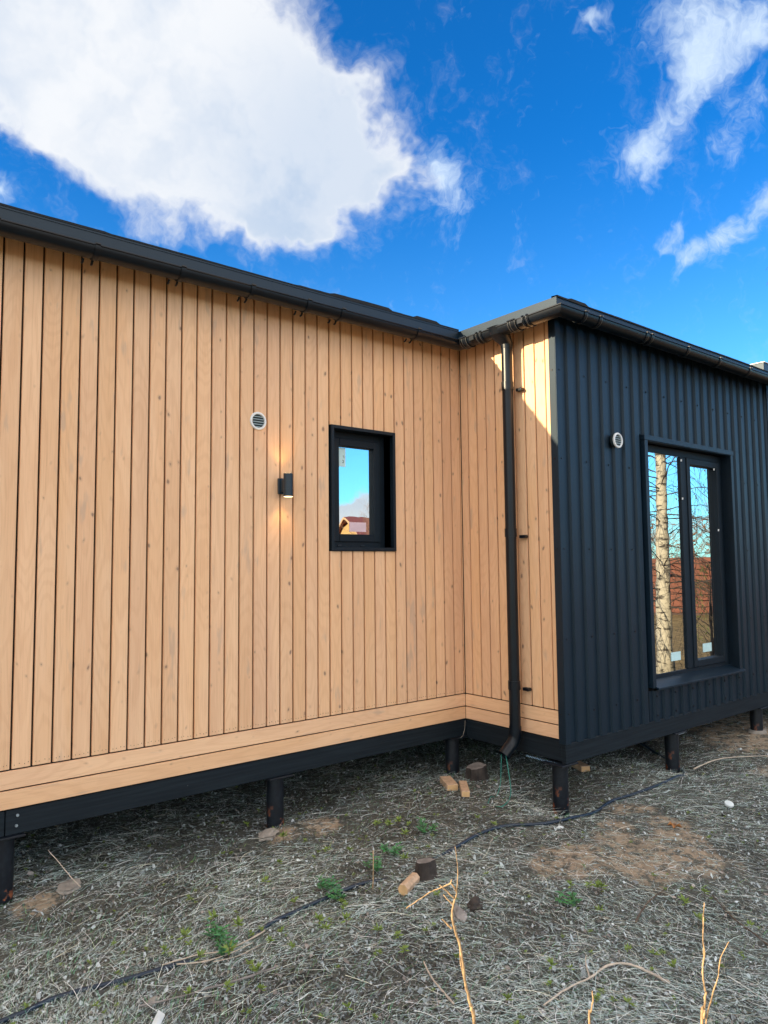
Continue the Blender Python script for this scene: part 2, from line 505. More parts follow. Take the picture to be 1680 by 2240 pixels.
# ------------------------------------------------------------------ mesh helpers
class MB:
    def __init__(self):
        self.v = []
        self.f = []

    def add(self, vs, fs):
        k = len(self.v)
        self.v += [tuple(p) for p in vs]
        self.f += [tuple(i + k for i in f) for f in fs]
        return self

    def box(self, x0, x1, y0, y1, z0, z1, rot=None, org=None):
        vs = [Vector((x, y, z)) for z in (z0, z1) for y in (y0, y1) for x in (x0, x1)]
        if rot is not None:
            R = Euler(rot).to_matrix()
            O = Vector(org) if org is not None else Vector((0, 0, 0))
            vs = [R @ p + O for p in vs]
        elif org is not None:
            vs = [p + Vector(org) for p in vs]
        return self.add(vs, [(0, 2, 3, 1), (4, 5, 7, 6), (0, 1, 5, 4), (2, 6, 7, 3), (0, 4, 6, 2), (1, 3, 7, 5)])

    def tube(self, pts, rad, n=8, caps=True):
        pts = [Vector(p) for p in pts]
        if not isinstance(rad, (list, tuple)):
            rad = [rad] * len(pts)
        up = Vector((0.13, 0.27, 0.95))
        vs, fs = [], []
        prev = None
        for i, p in enumerate(pts):
            a = pts[max(0, i - 1)]
            b = pts[min(len(pts) - 1, i + 1)]
            t = (b - a)
            if t.length < 1e-9:
                t = Vector((0, 0, 1))
            t.normalize()
            if prev is None:
                s = t.cross(up)
                if s.length < 0.05:
                    s = t.cross(Vector((1, 0, 0)))
            else:
                s = prev - t * prev.dot(t)
            s.normalize()
            prev = s
            q = t.cross(s)
            for k in range(n):
                an = 2 * math.pi * k / n
                vs.append(p + (s * math.cos(an) + q * math.sin(an)) * rad[i])
        for i in range(len(pts) - 1):
            for k in range(n):
                a = i * n + k
                b = i * n + (k + 1) % n
                fs.append((a, b, b + n, a + n))
        if caps:
            fs.append(tuple(reversed(range(n))))
            fs.append(tuple(range((len(pts) - 1) * n, len(pts) * n)))
        return self.add(vs, fs)

    def sweep(self, path, prof, closed=False):
        """sweep an (outwards, up) profile along a level path with mitred corners; outwards is to the right of travel"""
        path = [Vector(p) for p in path]
        n = len(prof)
        vs, fs = [], []
        for i, p in enumerate(path):
            d0 = (p - path[i - 1]).normalized() if i > 0 else None
            d1 = (path[i + 1] - p).normalized() if i < len(path) - 1 else None
            if d0 is None:
                d0 = d1
            if d1 is None:
                d1 = d0
            r0 = Vector((d0.y, -d0.x, 0)).normalized()
            r1 = Vector((d1.y, -d1.x, 0)).normalized()
            mm = (r0 + r1)
            mm = mm / max(1e-6, mm.length_squared) * 2.0
            for a, b in prof:
                vs.append(p + mm * a + Vector((0, 0, b)))
        for i in range(len(path) - 1):
            for k in range(n - (0 if closed else 1)):
                a = i * n + k
                b = i * n + (k + 1) % n
                fs.append((a, b, b + n, a + n))
        if closed:
            fs.append(tuple(range(n)))
            fs.append(tuple(reversed(range((len(path) - 1) * n, len(path) * n))))
        return self.add(vs, fs)

    def build(self, name, mt, parent=None, bevel=0.0, smooth=False, loc=None, segs=1):
        me = bpy.data.meshes.new(name)
        me.from_pydata([tuple(v) for v in self.v], [], self.f)
        if bevel:
            bm = bmesh.new()
            bm.from_mesh(me)
            bmesh.ops.bevel(bm, geom=[e for e in bm.edges if e.calc_face_angle(0) > 0.6], offset=bevel, segments=segs, affect='EDGES')
            bm.to_mesh(me)
            bm.free()
        me.materials.append(mt)
        if smooth:
            for p in me.polygons:
                p.use_smooth = True
        me.validate()
        return link(name, me, parent, loc)


def link(name, me, parent=None, loc=None, rot=None):
    o = bpy.data.objects.new(name, me)
    COL.objects.link(o)
    if parent is not None:
        o.parent = parent
    if loc is not None:
        o.location = loc
    if rot is not None:
        o.rotation_euler = rot
    return o


def smooth_by_angle(o, ang=40):
    me = o.data
    for p in me.polygons:
        p.use_smooth = True
    me.set_sharp_from_angle(angle=math.radians(ang))


def thing(name, label, cat, loc=(0, 0, 0), rotz=0.0, group=None):
    o = bpy.data.objects.new(name, None)
    COL.objects.link(o)
    o.location = loc
    o.rotation_euler = (0, 0, rotz)
    o.empty_display_size = 0.2
    return tag(o, label, cat, group)


def tag(o, label, cat, group=None):
    o['label'] = label
    o['category'] = cat
    if group:
        o['group'] = group
    return o


# ------------------------------------------------------------------ ground
_ph = rng.uniform(0, 6.28, (14, 2))
_fr = rng.uniform(-1, 1, (14, 2)) * np.geomspace(1.0, 16.0, 14)[:, None]
_am = 0.022 / np.geomspace(1.0, 9.0, 14)
MOUNDS = [(-3.30, -0.10, 0.30, 0.035), (-1.93, -0.08, 0.20, 0.055), (-1.62, -0.12, 0.28, 0.03), (-0.08, 0.0, 0.2, 0.02),
          (0.03, -1.00, 0.34, -0.095), (0.35, -1.40, 0.16, 0.02), (1.60, -1.02, 0.32, -0.065), (1.25, -0.80, 0.3, 0.03),
          (-0.3, -2.0, 0.6, 0.03), (3.4, -1.0, 0.4, 0.05), (3.6, 0.2, 1.0, 0.10), (-3.1, -1.75, 0.25, 0.03)]


def hgt(x, y):
    x = np.asarray(x, float)
    y = np.asarray(y, float)
    h = np.zeros(np.broadcast(x, y).shape)
    for k in range(14):
        h = h + _am[k] * np.sin(_fr[k, 0] * x + _fr[k, 1] * y + _ph[k, 0])
    for mx, my, r, a in MOUNDS:
        h = h + a * np.exp(-((x - mx) ** 2 + (y - my) ** 2) / (r * r))
    far = np.maximum(np.abs(x), np.abs(y))
    return h * np.clip(1.6 - far / 20.0, 0.0, 1.0)


def axis():
    c = list(np.arange(-6.4, 8.01, 0.05))
    lo, hi, s = c[0], c[-1], 0.05
    left, right = [], []
    while lo > -900:
        s *= 1.13
        lo -= s
        left.append(lo)
    s = 0.05
    while hi < 900:
        s *= 1.13
        hi += s
        right.append(hi)
    return np.array(left[::-1] + c + right)


def ground():
    xs = axis()
    ys = axis()
    X, Y = np.meshgrid(xs, ys)
    Z = hgt(X, Y)
    nx, ny = len(xs), len(ys)
    co = np.stack([X, Y, Z], -1).reshape(-1, 3)
    i = np.arange((nx - 1) * (ny - 1))
    r, c = i // (nx - 1), i % (nx - 1)
    a = r * nx + c
    f = np.stack([a, a + 1, a + nx + 1, a + nx], -1)
    o = raw_mesh('ground', co, f, M['soil'])
    for p in o.data.polygons:
        p.use_smooth = True
    o['kind'] = 'structure'


def raw_mesh(name, co, faces, mt, parent=None, tint=None):
    me = bpy.data.meshes.new(name)
    nv, nf, k = len(co), len(faces), faces.shape[1]
    me.vertices.add(nv)
    me.vertices.foreach_set('co', np.ascontiguousarray(co, dtype=np.float32).ravel())
    me.loops.add(nf * k)
    me.loops.foreach_set('vertex_index', np.ascontiguousarray(faces, dtype=np.int32).ravel())
    me.polygons.add(nf)
    me.polygons.foreach_set('loop_start', np.arange(0, nf * k, k, dtype=np.int32))
    me.update(calc_edges=True)
    if tint is not None:
        at = me.color_attributes.new('tint', 'FLOAT_COLOR', 'POINT')
        at.data.foreach_set('color', np.concatenate([tint, np.ones((nv, 1))], 1).astype(np.float32).ravel())
    me.materials.append(mt)
    return link(name, me, parent)


ground()

# ------------------------------------------------------------------ the house
S = 0.11                    # board pitch
Z0 = 0.50                   # bottom of the base boards
Z1 = 0.7206                 # bottom of the upright boards
ZT = 3.86                   # top of the upright boards
DC = 1.077                  # how far the dark wing stands forward
house = thing('modular_house', 'modular house with upright tan wood boards and a dark corrugated wing standing on black piles', 'house')

# solid shell: walls behind the cladding, floor and roof
WIN_A = (-1.408, -0.815, 1.992, 2.945)
WIN_C = (1.250, 2.800, 0.800, 2.950)
XL, XR, YB = -16.0, 9.0, 6.2
sh = MB()
ax0, ax1, az0, az1 = WIN_A
sh.box(XL, ax0, 0.022, 0.14, 0.50, 3.90).box(ax1, 0.14, 0.022, 0.14, 0.50, 3.90)
sh.box(ax0, ax1, 0.022, 0.14, 0.50, az0).box(ax0, ax1, 0.022, 0.14, az1, 3.90)
sh.box(0.022, 0.14, -DC + 0.06, 0.022, 0.50, 3.90)
cx0, cx1, cz0, cz1 = WIN_C
yc0, yc1 = -DC + 0.050, -DC + 0.19
sh.box(0.14, cx0, yc0, yc1, 0.45, 3.90).box(cx1, XR, yc0, yc1, 0.45, 3.90)
sh.box(cx0, cx1, yc0, yc1, 0.45, cz0).box(cx0, cx1, yc0, yc1, cz1, 3.90)
sh.box(XL, XL + 0.14, 0.14, YB, 0.5, 3.9).box(XR - 0.14, XR, yc1, YB, 0.5, 3.9).box(XL, XR, YB, YB + 0.14, 0.5, 3.9)
sh.build('wall', M['backing'], house)
fl = MB().box(XL, XR, 0.14, YB, 0.40, 0.52).box(0.15, XR, -DC + 0.19, 0.14, 0.40, 0.52)
fl.build('floor_slab', M['backing'], house)
rf = MB().box(XL, XR, -0.098, YB + 0.2, 3.865, 3.90).box(-0.098, XR, -DC - 0.099, -0.098, 3.865, 3.90)
rf.build('roof', M['felt'], house)

# rooms behind the two windows
MB().box(-2.6, 0.10, 2.4, 2.5, 0.6, 3.7).box(-2.7, -2.6, 0.15, 2.5, 0.6, 3.7).build('room_wall', M['room'], house)
MB().box(0.16, 4.6, 1.6, 1.7, 0.55, 3.7).box(4.6, 4.7, -0.85, 1.7, 0.55, 3.7).build('room_wall', M['room'], house)

# upright boards
def board_mesh(h, wd):
    b = MB().box(-wd / 2, wd / 2, -0.010, 0.010, 0, h)
    me = bpy.data.meshes.new('wall_board')
    me.from_pydata(b.v, [], b.f)
    bm = bmesh.new()
    bm.from_mesh(me)
    bmesh.ops.bevel(bm, geom=[e for e in bm.edges if abs(e.verts[0].co.z - e.verts[1].co.z) > 0.01 and e.verts[0].co.y < 0], offset=0.0025, segments=2, affect='EDGES')
    bm.to_mesh(me)
    bm.free()
    me.materials.append(M['pine'])
    return me


BW = 0.0978
full = board_mesh(ZT - Z1 - 0.008, BW)
K0 = 33.1252
def board(me, x, y, z, rz=0.0):
    o = link('wall_board', me, house, (x, y, z), (0, 0, rz))
    return o


above = board_mesh(ZT - az1 - 0.022, BW)
below = board_mesh(az0 - 0.018 - Z1 - 0.008, BW)
k = 32
while True:
    xm = (k + 0.5 - K0) * S
    if xm < XL + 0.1:
        break
    dy = random.uniform(-0.0012, 0.0012)
    if 20 <= k <= 25:
        board(above, xm, 0.010 + dy, az1 + 0.021)
        board(below, xm, 0.010 + dy, Z1 + 0.006)
    else:
        board(full, xm, 0.010 + dy, Z1 + 0.006)
    k -= 1
# narrow filler and square strip in the inner corner
board(board_mesh(ZT - Z1 - 0.008, 0.0095), -0.0050, 0.011, Z1 + 0.006)
# short return wall
Y0 = 0.0923
board(board_mesh(ZT - Z1 - 0.008, Y0 - 0.009), 0.010, -Y0 / 2 - 0.0005, Z1 + 0.006, -math.pi / 2)
for j in range(8):
    board(full, 0.010 + random.uniform(-0.001, 0.001), -(Y0 + (j + 0.5) * S), Z1 + 0.006, -math.pi / 2)
last0 = Y0 + 8 * S
board(board_mesh(ZT - Z1 - 0.008, 1.030 - last0 - 0.006), 0.010, -(last0 + 1.030) / 2, Z1 + 0.006, -math.pi / 2)

# base boards (their length runs along local Z)
def base_board(x0, y0, x1, y1, zc, hgt_):
    L = math.hypot(x1 - x0, y1 - y0)
    b = MB().box(-hgt_ / 2, hgt_ / 2, -0.010, 0.010, 0, L)
    o = b.build('base_board', M['pine'], house, bevel=0.002)
    dirv = Vector((x1 - x0, y1 - y0, 0)).normalized()
    nrm = Vector((-dirv.y, dirv.x, 0))             # inwards
    upv = Vector((0, 0, 1))
    m3 = Matrix((upv, nrm, dirv)).transposed()
    if m3.determinant() < 0:
        m3 = Matrix((-upv, nrm, dirv)).transposed()
    mm = m3.to_4x4()
    mm.translation = Vector((x0, y0, zc)) + nrm * 0.010
    o.matrix_local = mm


hb = (Z1 - Z0) / 2
for zc in (Z0 + hb / 2, Z0 + hb * 1.5):
    hh = hb - 0.009
    base_board(XL + 0.1, -0.001, -5.1, -0.001, zc, hh)
    base_board(-5.096, -0.001, -0.001, -0.001, zc, hh)
    base_board(-0.001, -0.003, -0.001, -1.017, zc, hh)

# nail heads near the board ends: real but far too small to pick apart
nb = MB()
for k in range(-8, 33):
    if True:
        xm = (k + 0.5 - K0) * S
        for dx in (-0.034, -0.012, 0.015, 0.036):
            z = Z1 + 0.028 + random.uniform(-0.004, 0.004)
            xx = xm + dx + random.uniform(-0.003, 0.003)
            nb.box(xx - 0.0010, xx + 0.0010, -0.0022, 0.004, z - 0.0026, z + 0.0026)
o = nb.build('nail_heads', M['screw'], house)
o['kind'] = 'stuff'

# beams under the walls
def beam(x0, x1, y0, y1, z0, z1):
    return MB().box(x0, x1, y0, y1, z0, z1).build('beam', M['beam'], house, bevel=0.004)


beam(-16.0, -9.1, 0.006, 0.05, 0.356, 0.496)
beam(-9.096, -3.665, 0.006, 0.05, 0.356, 0.496)
beam(-3.661, 0.05, 0.006, 0.05, 0.356, 0.496)
beam(0.006, 0.05, -1.062, 0.002, 0.335, 0.496)
beam(0.004, 5.2, -1.072, -1.025, 0.322, 0.474)
beam(5.204, XR, -1.072, -1.025, 0.322, 0.474)
for yy in (1.6, 3.2, 4.8):
    beam(XL, XR, yy, yy + 0.1, 0.30, 0.40)
# bolts through the beam
for bx, bz in ((-3.60, 0.462), (-3.605, 0.405), (-3.72, 0.41)):
    MB().tube([(bx, 0.008, bz), (bx, -0.002, bz)], 0.008, 8).build('bolt', M['galv'], house)

# piles
def pile(x, y, top):
    b = MB().tube([(0, 0, -0.4), (0, 0, top - 0.012)], 0.062, 20)
    o = b.build('pile', M['pile'], house, loc=(x, y, 0))
    smooth_by_angle(o)
    MB().box(-0.10, 0.10, -0.10, 0.10, top - 0.012, top).build('cap_plate', M['pile'], o, bevel=0.002)
    return o


for i in range(8):
    pile(-0.10 - 1.78 * i, 0.075, 0.356)
pile(0.035, -0.985, 0.322)
pile(1.66, -0.99, 0.322)
pile(3.36, -0.99, 0.322)
pile(5.1, -0.99, 0.322)
pile(6.9, -0.99, 0.322)
for yy in (1.65, 3.25, 4.85):
    for i in range(9):
        pile(-13.0 + 2.6 * i, yy, 0.30)
# galvanised angle beside the second pile of the dark wing, concrete collar at the third
b = MB().box(1.745, 1.93, -0.97, -0.965, 0.25, 0.33).box(1.745, 1.93, -0.97, -0.90, 0.325, 0.33)
b.build('bracket_plate', M['galv'], house, bevel=0.001)
bz = MB().tube([(3.36, -0.99, 0.02), (3.36, -0.99, 0.075)], [0.11, 0.085], 14)
bz.build('pile_collar', M['concrete'], house, smooth=True)

# fascia boards and felt edge
ZF = 3.943
MB().sweep([(-0.101, -DC - 0.101, 0), (3.93, -DC - 0.101, 0)],
           [(0.0, 3.802), (0.002, 3.802), (0.002, ZF), (0.0, ZF)], closed=True).build('fascia', M['sheet'], house)
MB().sweep([(XL, -0.098, 0), (-0.101, -0.098, 0), (-0.101, -DC - 0.101, 0)],
           [(0.0, 3.772), (0.002, 3.772), (0.002, ZF), (0.0, ZF)][::1], closed=True).build('fascia', M['sheet'], house)
fe = MB()
def felt_run(p0, p1, base):
    p0, p1 = Vector(p0), Vector(p1)
    n = max(2, int((p1 - p0).length / 0.045))
    d = (p1 - p0).normalized()
    inw = Vector((-d.y, d.x, 0))
    vs, fs = [], []
    lift = 0.0
    for i in range(n + 1):
        p = p0.lerp(p1, i / n)
        if random.random() < 0.10:
            lift = random.choice((0.0, 0.0, 0.005, 0.012, 0.017))
        z = base + lift + random.uniform(0, 0.0015) + 0.004 * math.sin(p.x * 1.7) ** 2
        for a, zz in ((-0.007, base - 0.006), (-0.007, z + 0.001), (0.05, z + 0.006), (0.05, base - 0.01)):
            vs.append(p + inw * a + Vector((0, 0, zz)))
    for i in range(n):
        for k in range(4):
            a = i * 4 + k
            b2 = i * 4 + (k + 1) % 4
            fs.append((a, a + 4, b2 + 4, b2))
    fe.add(vs, fs)


felt_run((XL, -0.1, 0), (-0.11, -0.1, 0), ZF + 0.016)
felt_run((-0.104, -DC - 0.105, 0), (3.93, -DC - 0.105, 0), ZF + 0.001)
fe.build('felt_edge', M['felt'], house)
MB().box(XL, -0.104, -0.104, -0.0985, ZF - 0.002, ZF + 0.02).build('fascia_cap', M['sheet'], house)
MB().box(XL, XR, -0.09, 0.02, 3.862, 3.868).build('soffit', M['backing'], house)
# higher block behind the right end
MB().box(3.935, XR, -1.00, 3.0, 3.90, 4.148).build('parapet', M['sheet'], house, bevel=0.003)
MB().box(3.925, XR, -1.01, 3.0, 4.150, 4.158).build('parapet_cap', M['white'], house)

# gutter: half round trough along all three eaves
GR = 0.0625
prof = []
for i in range(13):
    a = math.pi + math.pi * i / 12
    prof.append((GR * math.cos(a), GR * math.sin(a)))
prof_in = [((GR - 0.0025) * math.cos(math.pi + math.pi * i / 12), (GR - 0.0025) * math.sin(math.pi + math.pi * i / 12)) for i in range(13)]
bead = [(GR + 0.001 + 0.007 * math.cos(a), 0.003 + 0.007 * math.sin(a)) for a in [math.radians(q) for q in (-90, -30, 30, 90, 150, 210)]]
GPATH = [(XL, -0.205, 3.798), (-0.205, -0.205, 3.792), (-0.205, -DC - 0.205, 3.796), (XR, -DC - 0.205, 3.83)]
gm = MB().sweep(GPATH, prof + bead + prof_in[::-1], closed=True)
gutter = gm.build('gutter', M['gutter'], house)
smooth_by_angle(gutter, 35)


def gz(x, y):
    if y > -0.21 and x < -0.2:
        return 3.798 + (3.792 - 3.798) * (x - XL) / (-0.205 - XL)
    if abs(x + 0.205) < 0.02:
        return 3.792 + 0.004 * (-(y + 0.205) / DC)
    return 3.796 + (0.034) * (x + 0.205) / (XR + 0.205)


def half_ring(parent, name, p, dirv, width, r, mt, lip=True):
    d = Vector(dirv).normalized()
    a = Vector(p) - d * width / 2
    b2 = Vector(p) + d * width / 2
    pr = [(r * math.cos(math.pi + math.pi * i / 12), r * math.sin(math.pi + math.pi * i / 12)) for i in range(13)]
    pi_ = [((r - 0.003) * math.cos(math.pi + math.pi * i / 12), (r - 0.003) * math.sin(math.pi + math.pi * i / 12)) for i in range(13)]
    if lip:
        pr = pr + [(r + 0.010, 0.004), (r + 0.008, 0.013), (r - 0.010, 0.013)]
    o = MB().sweep([a, b2], pr + pi_[::-1], closed=True).build(name, mt, parent)
    smooth_by_angle(o, 35)
    return o


for x in (-15.2, -14.6, -14.0, -13.4, -12.8, -12.2, -11.6, -11.0, -10.4, -9.8, -9.2, -8.6, -8.0, -7.4, -6.8, -6.2, -5.6, -5.0, -4.4, -3.84, -3.30, -2.76, -2.255, -1.795, -1.49, -0.724):
    z = gz(x, -0.205)
    o = half_ring(gutter, 'bracket', (x, -0.205, z), (1, 0, 0), 0.030, GR + 0.006, M['gutter'])
    for s in (-0.055, 0.0):
        MB().tube([(x + s, -0.165, z - GR + 0.004), (x + s, -0.150, z - GR - 0.012), (x + s, -0.138, z - GR - 0.014)], 0.0075, 8).build('bracket_foot', M['gutter'], gutter, smooth=True)
for x in (0.042, 0.234, 0.904, 0.982, 1.59, 2.18, 2.80, 3.42, 4.0, 4.6, 5.2, 5.8, 6.4, 7.0):
    half_ring(gutter, 'bracket', (x, -DC - 0.205, gz(x, -1.3)), (1, 0, 0), 0.030, GR + 0.006, M['gutter'])
    half_ring(gutter, 'clip_edge', (x + 0.017, -DC - 0.205, gz(x, -1.3)), (1, 0, 0), 0.004, GR + 0.007, M['ring'])
for y in (-0.316, -0.860):
    z = gz(-0.205, y)
    half_ring(gutter, 'union', (-0.205, y, z), (0, -1, 0), 0.075, GR + 0.007, M['gutter'])
    for s in (-0.036, 0.036, 0.012):
        half_ring(gutter, 'seal_edge', (-0.205, y + s, z), (0, -1, 0), 0.004, GR + 0.010, M['ring'], lip=False)
for y in (-0.500, -1.00):
    z = gz(-0.205, y)
    for s in (-0.022, 0.022):
        half_ring(gutter, 'bracket', (-0.205, y + s, z), (0, -1, 0), 0.016, GR + 0.007, M['gutter'])
        half_ring(gutter, 'clip_edge', (-0.205, y + s + 0.009, z), (0, -1, 0), 0.003, GR + 0.009, M['ring'], lip=False)
for y in (-0.415, -0.945):
    z = gz(-0.205, y)
    MB().box(-0.272, -0.266, y - 0.028, y + 0.028, z - 0.042, z + 0.005).build('clip_block', M['gutter'], gutter, bevel=0.004)

# downpipe with hopper and elbow
PX, PY, PR = -0.100, -0.657, 0.045
dp = MB().tube([(PX, PY, 0.50), (PX, PY, 3.66)], PR, 28).build('downpipe', M['gutter'], house)
smooth_by_angle(dp)
hp = MB()
N = 24
rings = [(3.650, 0.047, 0.047, PX), (3.682, 0.050, 0.050, PX), (3.692, 0.055, 0.056, -0.108), (3.745, 0.078, 0.080, -0.178), (3.806, 0.080, 0.094, -0.203)]
vs, fs = [], []
for z, rx, ry, cx in rings:
    for i in range(N):
        a = 2 * math.pi * i / N
        ca, sa = math.cos(a), math.sin(a)
        e = 0.75 if z > 3.71 else 1.0
        vs.append((cx + rx * math.copysign(abs(ca) ** e, ca), PY + ry * math.copysign(abs(sa) ** e, sa), z))
for r_ in range(len(rings) - 1):
    for i in range(N):
        a, b2 = r_ * N + i, r_ * N + (i + 1) % N
        fs.append((a, b2, b2 + N, a + N))
hp.add(vs, fs)
hop = hp.build('hopper', M['gutter'], dp)
smooth_by_angle(hop, 30)
for q, (yy, zz, ww, hh) in enumerate([(-0.632, 3.772, 0.024, 0.0035), (-0.632, 3.763, 0.024, 0.0035), (-0.672, 3.772, 0.008, 0.009), (-0.612, 3.7675, 0.004, 0.010)]):
    MB().box(-0.2330, -0.2300, yy - ww / 2, yy + ww / 2, zz - hh / 2, zz + hh / 2, ).build('logo_mark', M['label'], dp)
# elbow pours towards the inner corner
el = []
for i in range(9):
    a = math.radians(55) * i / 8
    el.append((PX - 0.13 * (1 - math.cos(a)), PY + 0.02 * i / 8, 0.50 - 0.13 * math.sin(a)))
el.append((el[-1][0] - 0.055, PY + 0.03, el[-1][2] - 0.052))
eo = MB().tube([(PX, PY, 0.56), (PX, PY, 0.515)] + el, 0.049, 28, caps=False)
inn = MB()
eo = eo.build('elbow', M['gutter'], dp)
smooth_by_angle(eo)
MB().tube([(PX, PY, 3.30), (PX, PY, 3.303)], 0.050, 24).build('pipe_seam', M['gutter'], dp)
for zc in (3.335, 2.115, 0.885):
    co_ = MB().tube([(PX, PY, zc - 0.034), (PX, PY, zc + 0.034)], 0.0500, 28)
    c_ = co_.build('clamp', M['gutter'], dp)
    smooth_by_angle(c_)
    MB().box(PX - 0.056, PX - 0.044, PY - 0.002, PY + 0.006, zc - 0.036, zc + 0.036).build('clamp_flange', M['gutter'], dp, bevel=0.001)
    hk = MB().box(-0.045, -0.008, PY - 0.098, PY - 0.040, zc - 0.045, zc - 0.020)
    hk.tube([(-0.050, PY - 0.092, zc - 0.033), (-0.008, PY - 0.092, zc - 0.033)], 0.013, 12)
    hk.build('clamp_hook', M['gutter'], dp, bevel=0.001)

# metal corner flashing of the dark wing
fl_ = MB().box(-0.012, -0.003, -DC - 0.002, -1.018, 0.475, 3.86)
fl_.box(-0.012, 0.045, -DC - 0.010, -DC - 0.0025, 0.475, 3.86)
cf_ = fl_.build('corner_flashing', M['sheet'], house, bevel=0.001)
for z in (3.402, 2.69, 1.975, 1.27, 0.70):
    MB().tube([(-0.012, -1.047, z), (-0.017, -1.047, z)], 0.0075, 8).build('screw', M['screw'], cf_)
    MB().tube([(0.030, -DC - 0.010, z), (0.030, -DC - 0.015, z)], 0.0065, 8).build('screw', M['screw'], cf_)

# corrugated sheets of the dark wing
PITCH = 0.1567
RB = [(0.000, 0.0), (0.010, -0.021), (0.078, -0.021), (0.096, 0.0)]     # x, y(outwards negative)
def sheet(x0, x1, z0, z1, name='cladding_sheet', dy=0.0, ph=0.0):
    y0 = -DC + 0.019 + dy
    i0 = math.floor((x0 - 0.459 - ph) / PITCH) - 1
    pts = []
    i = i0
    while 0.459 + ph + i * PITCH < x1 + PITCH:
        for a, b2 in RB:
            pts.append((0.459 + ph - 0.006 + i * PITCH + a, y0 + b2))
        i += 1
    out = []
    for q in range(len(pts) - 1):
        (xa, ya), (xb, yb) = pts[q], pts[q + 1]
        for xc in (x0, x1):
            if xa < xc < xb:
                t = (xc - xa) / (xb - xa)
                pts.append((xc, ya + (yb - ya) * t))
    pts = sorted(p for p in pts if x0 - 1e-9 <= p[0] <= x1 + 1e-9)
    vs, fs = [], []
    for x, y in pts:
        vs += [(x, y, z0), (x, y, z1), (x, y + 0.0015, z1), (x, y + 0.0015, z0)]
    for q in range(len(pts) - 1):
        for k2 in range(4):
            a, b2 = q * 4 + k2, q * 4 + (k2 + 1) % 4
            fs.append((a, b2, b2 + 4, a + 4))
    fs.append((3, 2, 1, 0))
    e = (len(pts) - 1) * 4
    fs.append((e, e + 1, e + 2, e + 3))
    return MB().add(vs, fs).build(name, M['sheet'], house)


def bolt(par, x, z, y=-DC - 0.002):
    bolt.me = getattr(bolt, 'me', None)
    if bolt.me is None:
        b = MB().tube([(0, 0.004, 0), (0, -0.002, 0)], 0.0105, 10).tube([(0, -0.002, 0), (0, -0.007, 0)], 0.0060, 6)
        bolt.me = bpy.data.meshes.new('screw')
        bolt.me.from_pydata([tuple(v) for v in b.v], [], b.f)
        bolt.me.materials.append(M['screw'])
    link('screw', bolt.me, par, (x, y, z))


BOT = 0.470
sA = sheet(0.047, 1.186, BOT, 3.86)
sB = sheet(1.189, 2.752, 3.010, 3.86, dy=0.0015)
sC = sheet(2.755, 3.755, 3.012, 3.86)
sD = sheet(2.885, 3.755, BOT - 0.004, 3.010)
sE = sheet(1.189, 2.60, BOT - 0.008, 0.735, dy=0.0015, ph=0.02)
sF = sheet(2.603, 2.883, BOT - 0.004, 0.735, ph=0.02)
sG = sheet(3.80, XR, BOT, 3.86)
for i in range(12):
    xs_ = 0.369 + 0.3085 * i - 0.0
    for z in (3.402, 2.688, 1.974, 1.27, 0.69):
        if xs_ > 3.75:
            continue
        if 1.15 < xs_ < 2.87:
            if z > 3.3:
                bolt(sB if xs_ < 2.75 else sC, xs_, z)
            elif z < 0.7:
                bolt(sE if xs_ < 2.60 else sF, xs_, z - 0.005)
                bolt(sE if xs_ < 2.60 else sF, xs_, 0.52)
        else:
            bolt(sA if xs_ < 1.2 else sD, xs_, z)
MB().box(3.757, 3.798, -DC - 0.012, -DC + 0.014, 0.46, 3.86).build('joint_flashing', M['sheet'], house, bevel=0.002)

# ---- small window in the wood wall
def ring_boxes(b, x0, x1, z0, z1, w, y0, y1):
    b.box(x0, x0 + w, y0, y1, z0, z1).box(x1 - w, x1, y0, y1, z0, z1)
    b.box(x0 + w, x1 - w, y0, y1, z0, z0 + w).box(x0 + w, x1 - w, y0, y1, z1 - w, z1)
    return b


wa = ring_boxes(MB(), ax0 - 0.028, ax1 + 0.026, az0 - 0.016, az1 + 0.018, 0.026, -0.020, 0.15).build('window', M['trim'], house, bevel=0.0015)
ring_boxes(MB(), ax0 + 0.001, ax1 - 0.001, az0 + 0.001, az1 - 0.001, 0.062, 0.100, 0.165).build('frame', M['frame'], wa, bevel=0.003)
ring_boxes(MB(), ax0 + 0.058, ax1 - 0.058, az0 + 0.058, az1 - 0.058, 0.062, 0.088, 0.150).build('sash', M['frame'], wa, bevel=0.004)
MB().box(ax0 + 0.110, ax1 - 0.110, 0.126, 0.132, az0 + 0.110, az1 - 0.110).build('pane', M['glass1'], wa)
MB().box(ax0 + 0.110, ax1 - 0.110, 0.150, 0.155, az0 + 0.110, az1 - 0.110).build('pane', M['glass1'], wa)
for x in (-1.285, -1.055):
    MB().box(x - 0.020, x + 0.020, 0.094, 0.102, az0 + 0.022, az0 + 0.036).build('drain_cap', M['screw'], wa, bevel=0.002)
MB().box(-1.282, -1.200, 0.1240, 0.1255, 2.660, 2.815).build('sticker', M['sticker'], wa)
sg = MB()
for cx_, cz_, w_, h_ in [(-1.222, 2.748, 0.012, 0.004), (-1.216, 2.738, 0.004, 0.012), (-1.226, 2.713, 0.012, 0.004), (-1.220, 2.703, 0.004, 0.014), (-1.226, 2.693, 0.012, 0.004)]:
    sg.box(cx_ - w_ / 2, cx_ + w_ / 2, 0.1232, 0.1238, cz_ - h_ / 2, cz_ + h_ / 2)
sg.build('sticker_print', M['frame'], wa)
MB().box(-1.165, -0.995, 0.1240, 0.1255, 2.135, 2.212).build('sticker', M['sticker_pink'], wa, bevel=0.0)

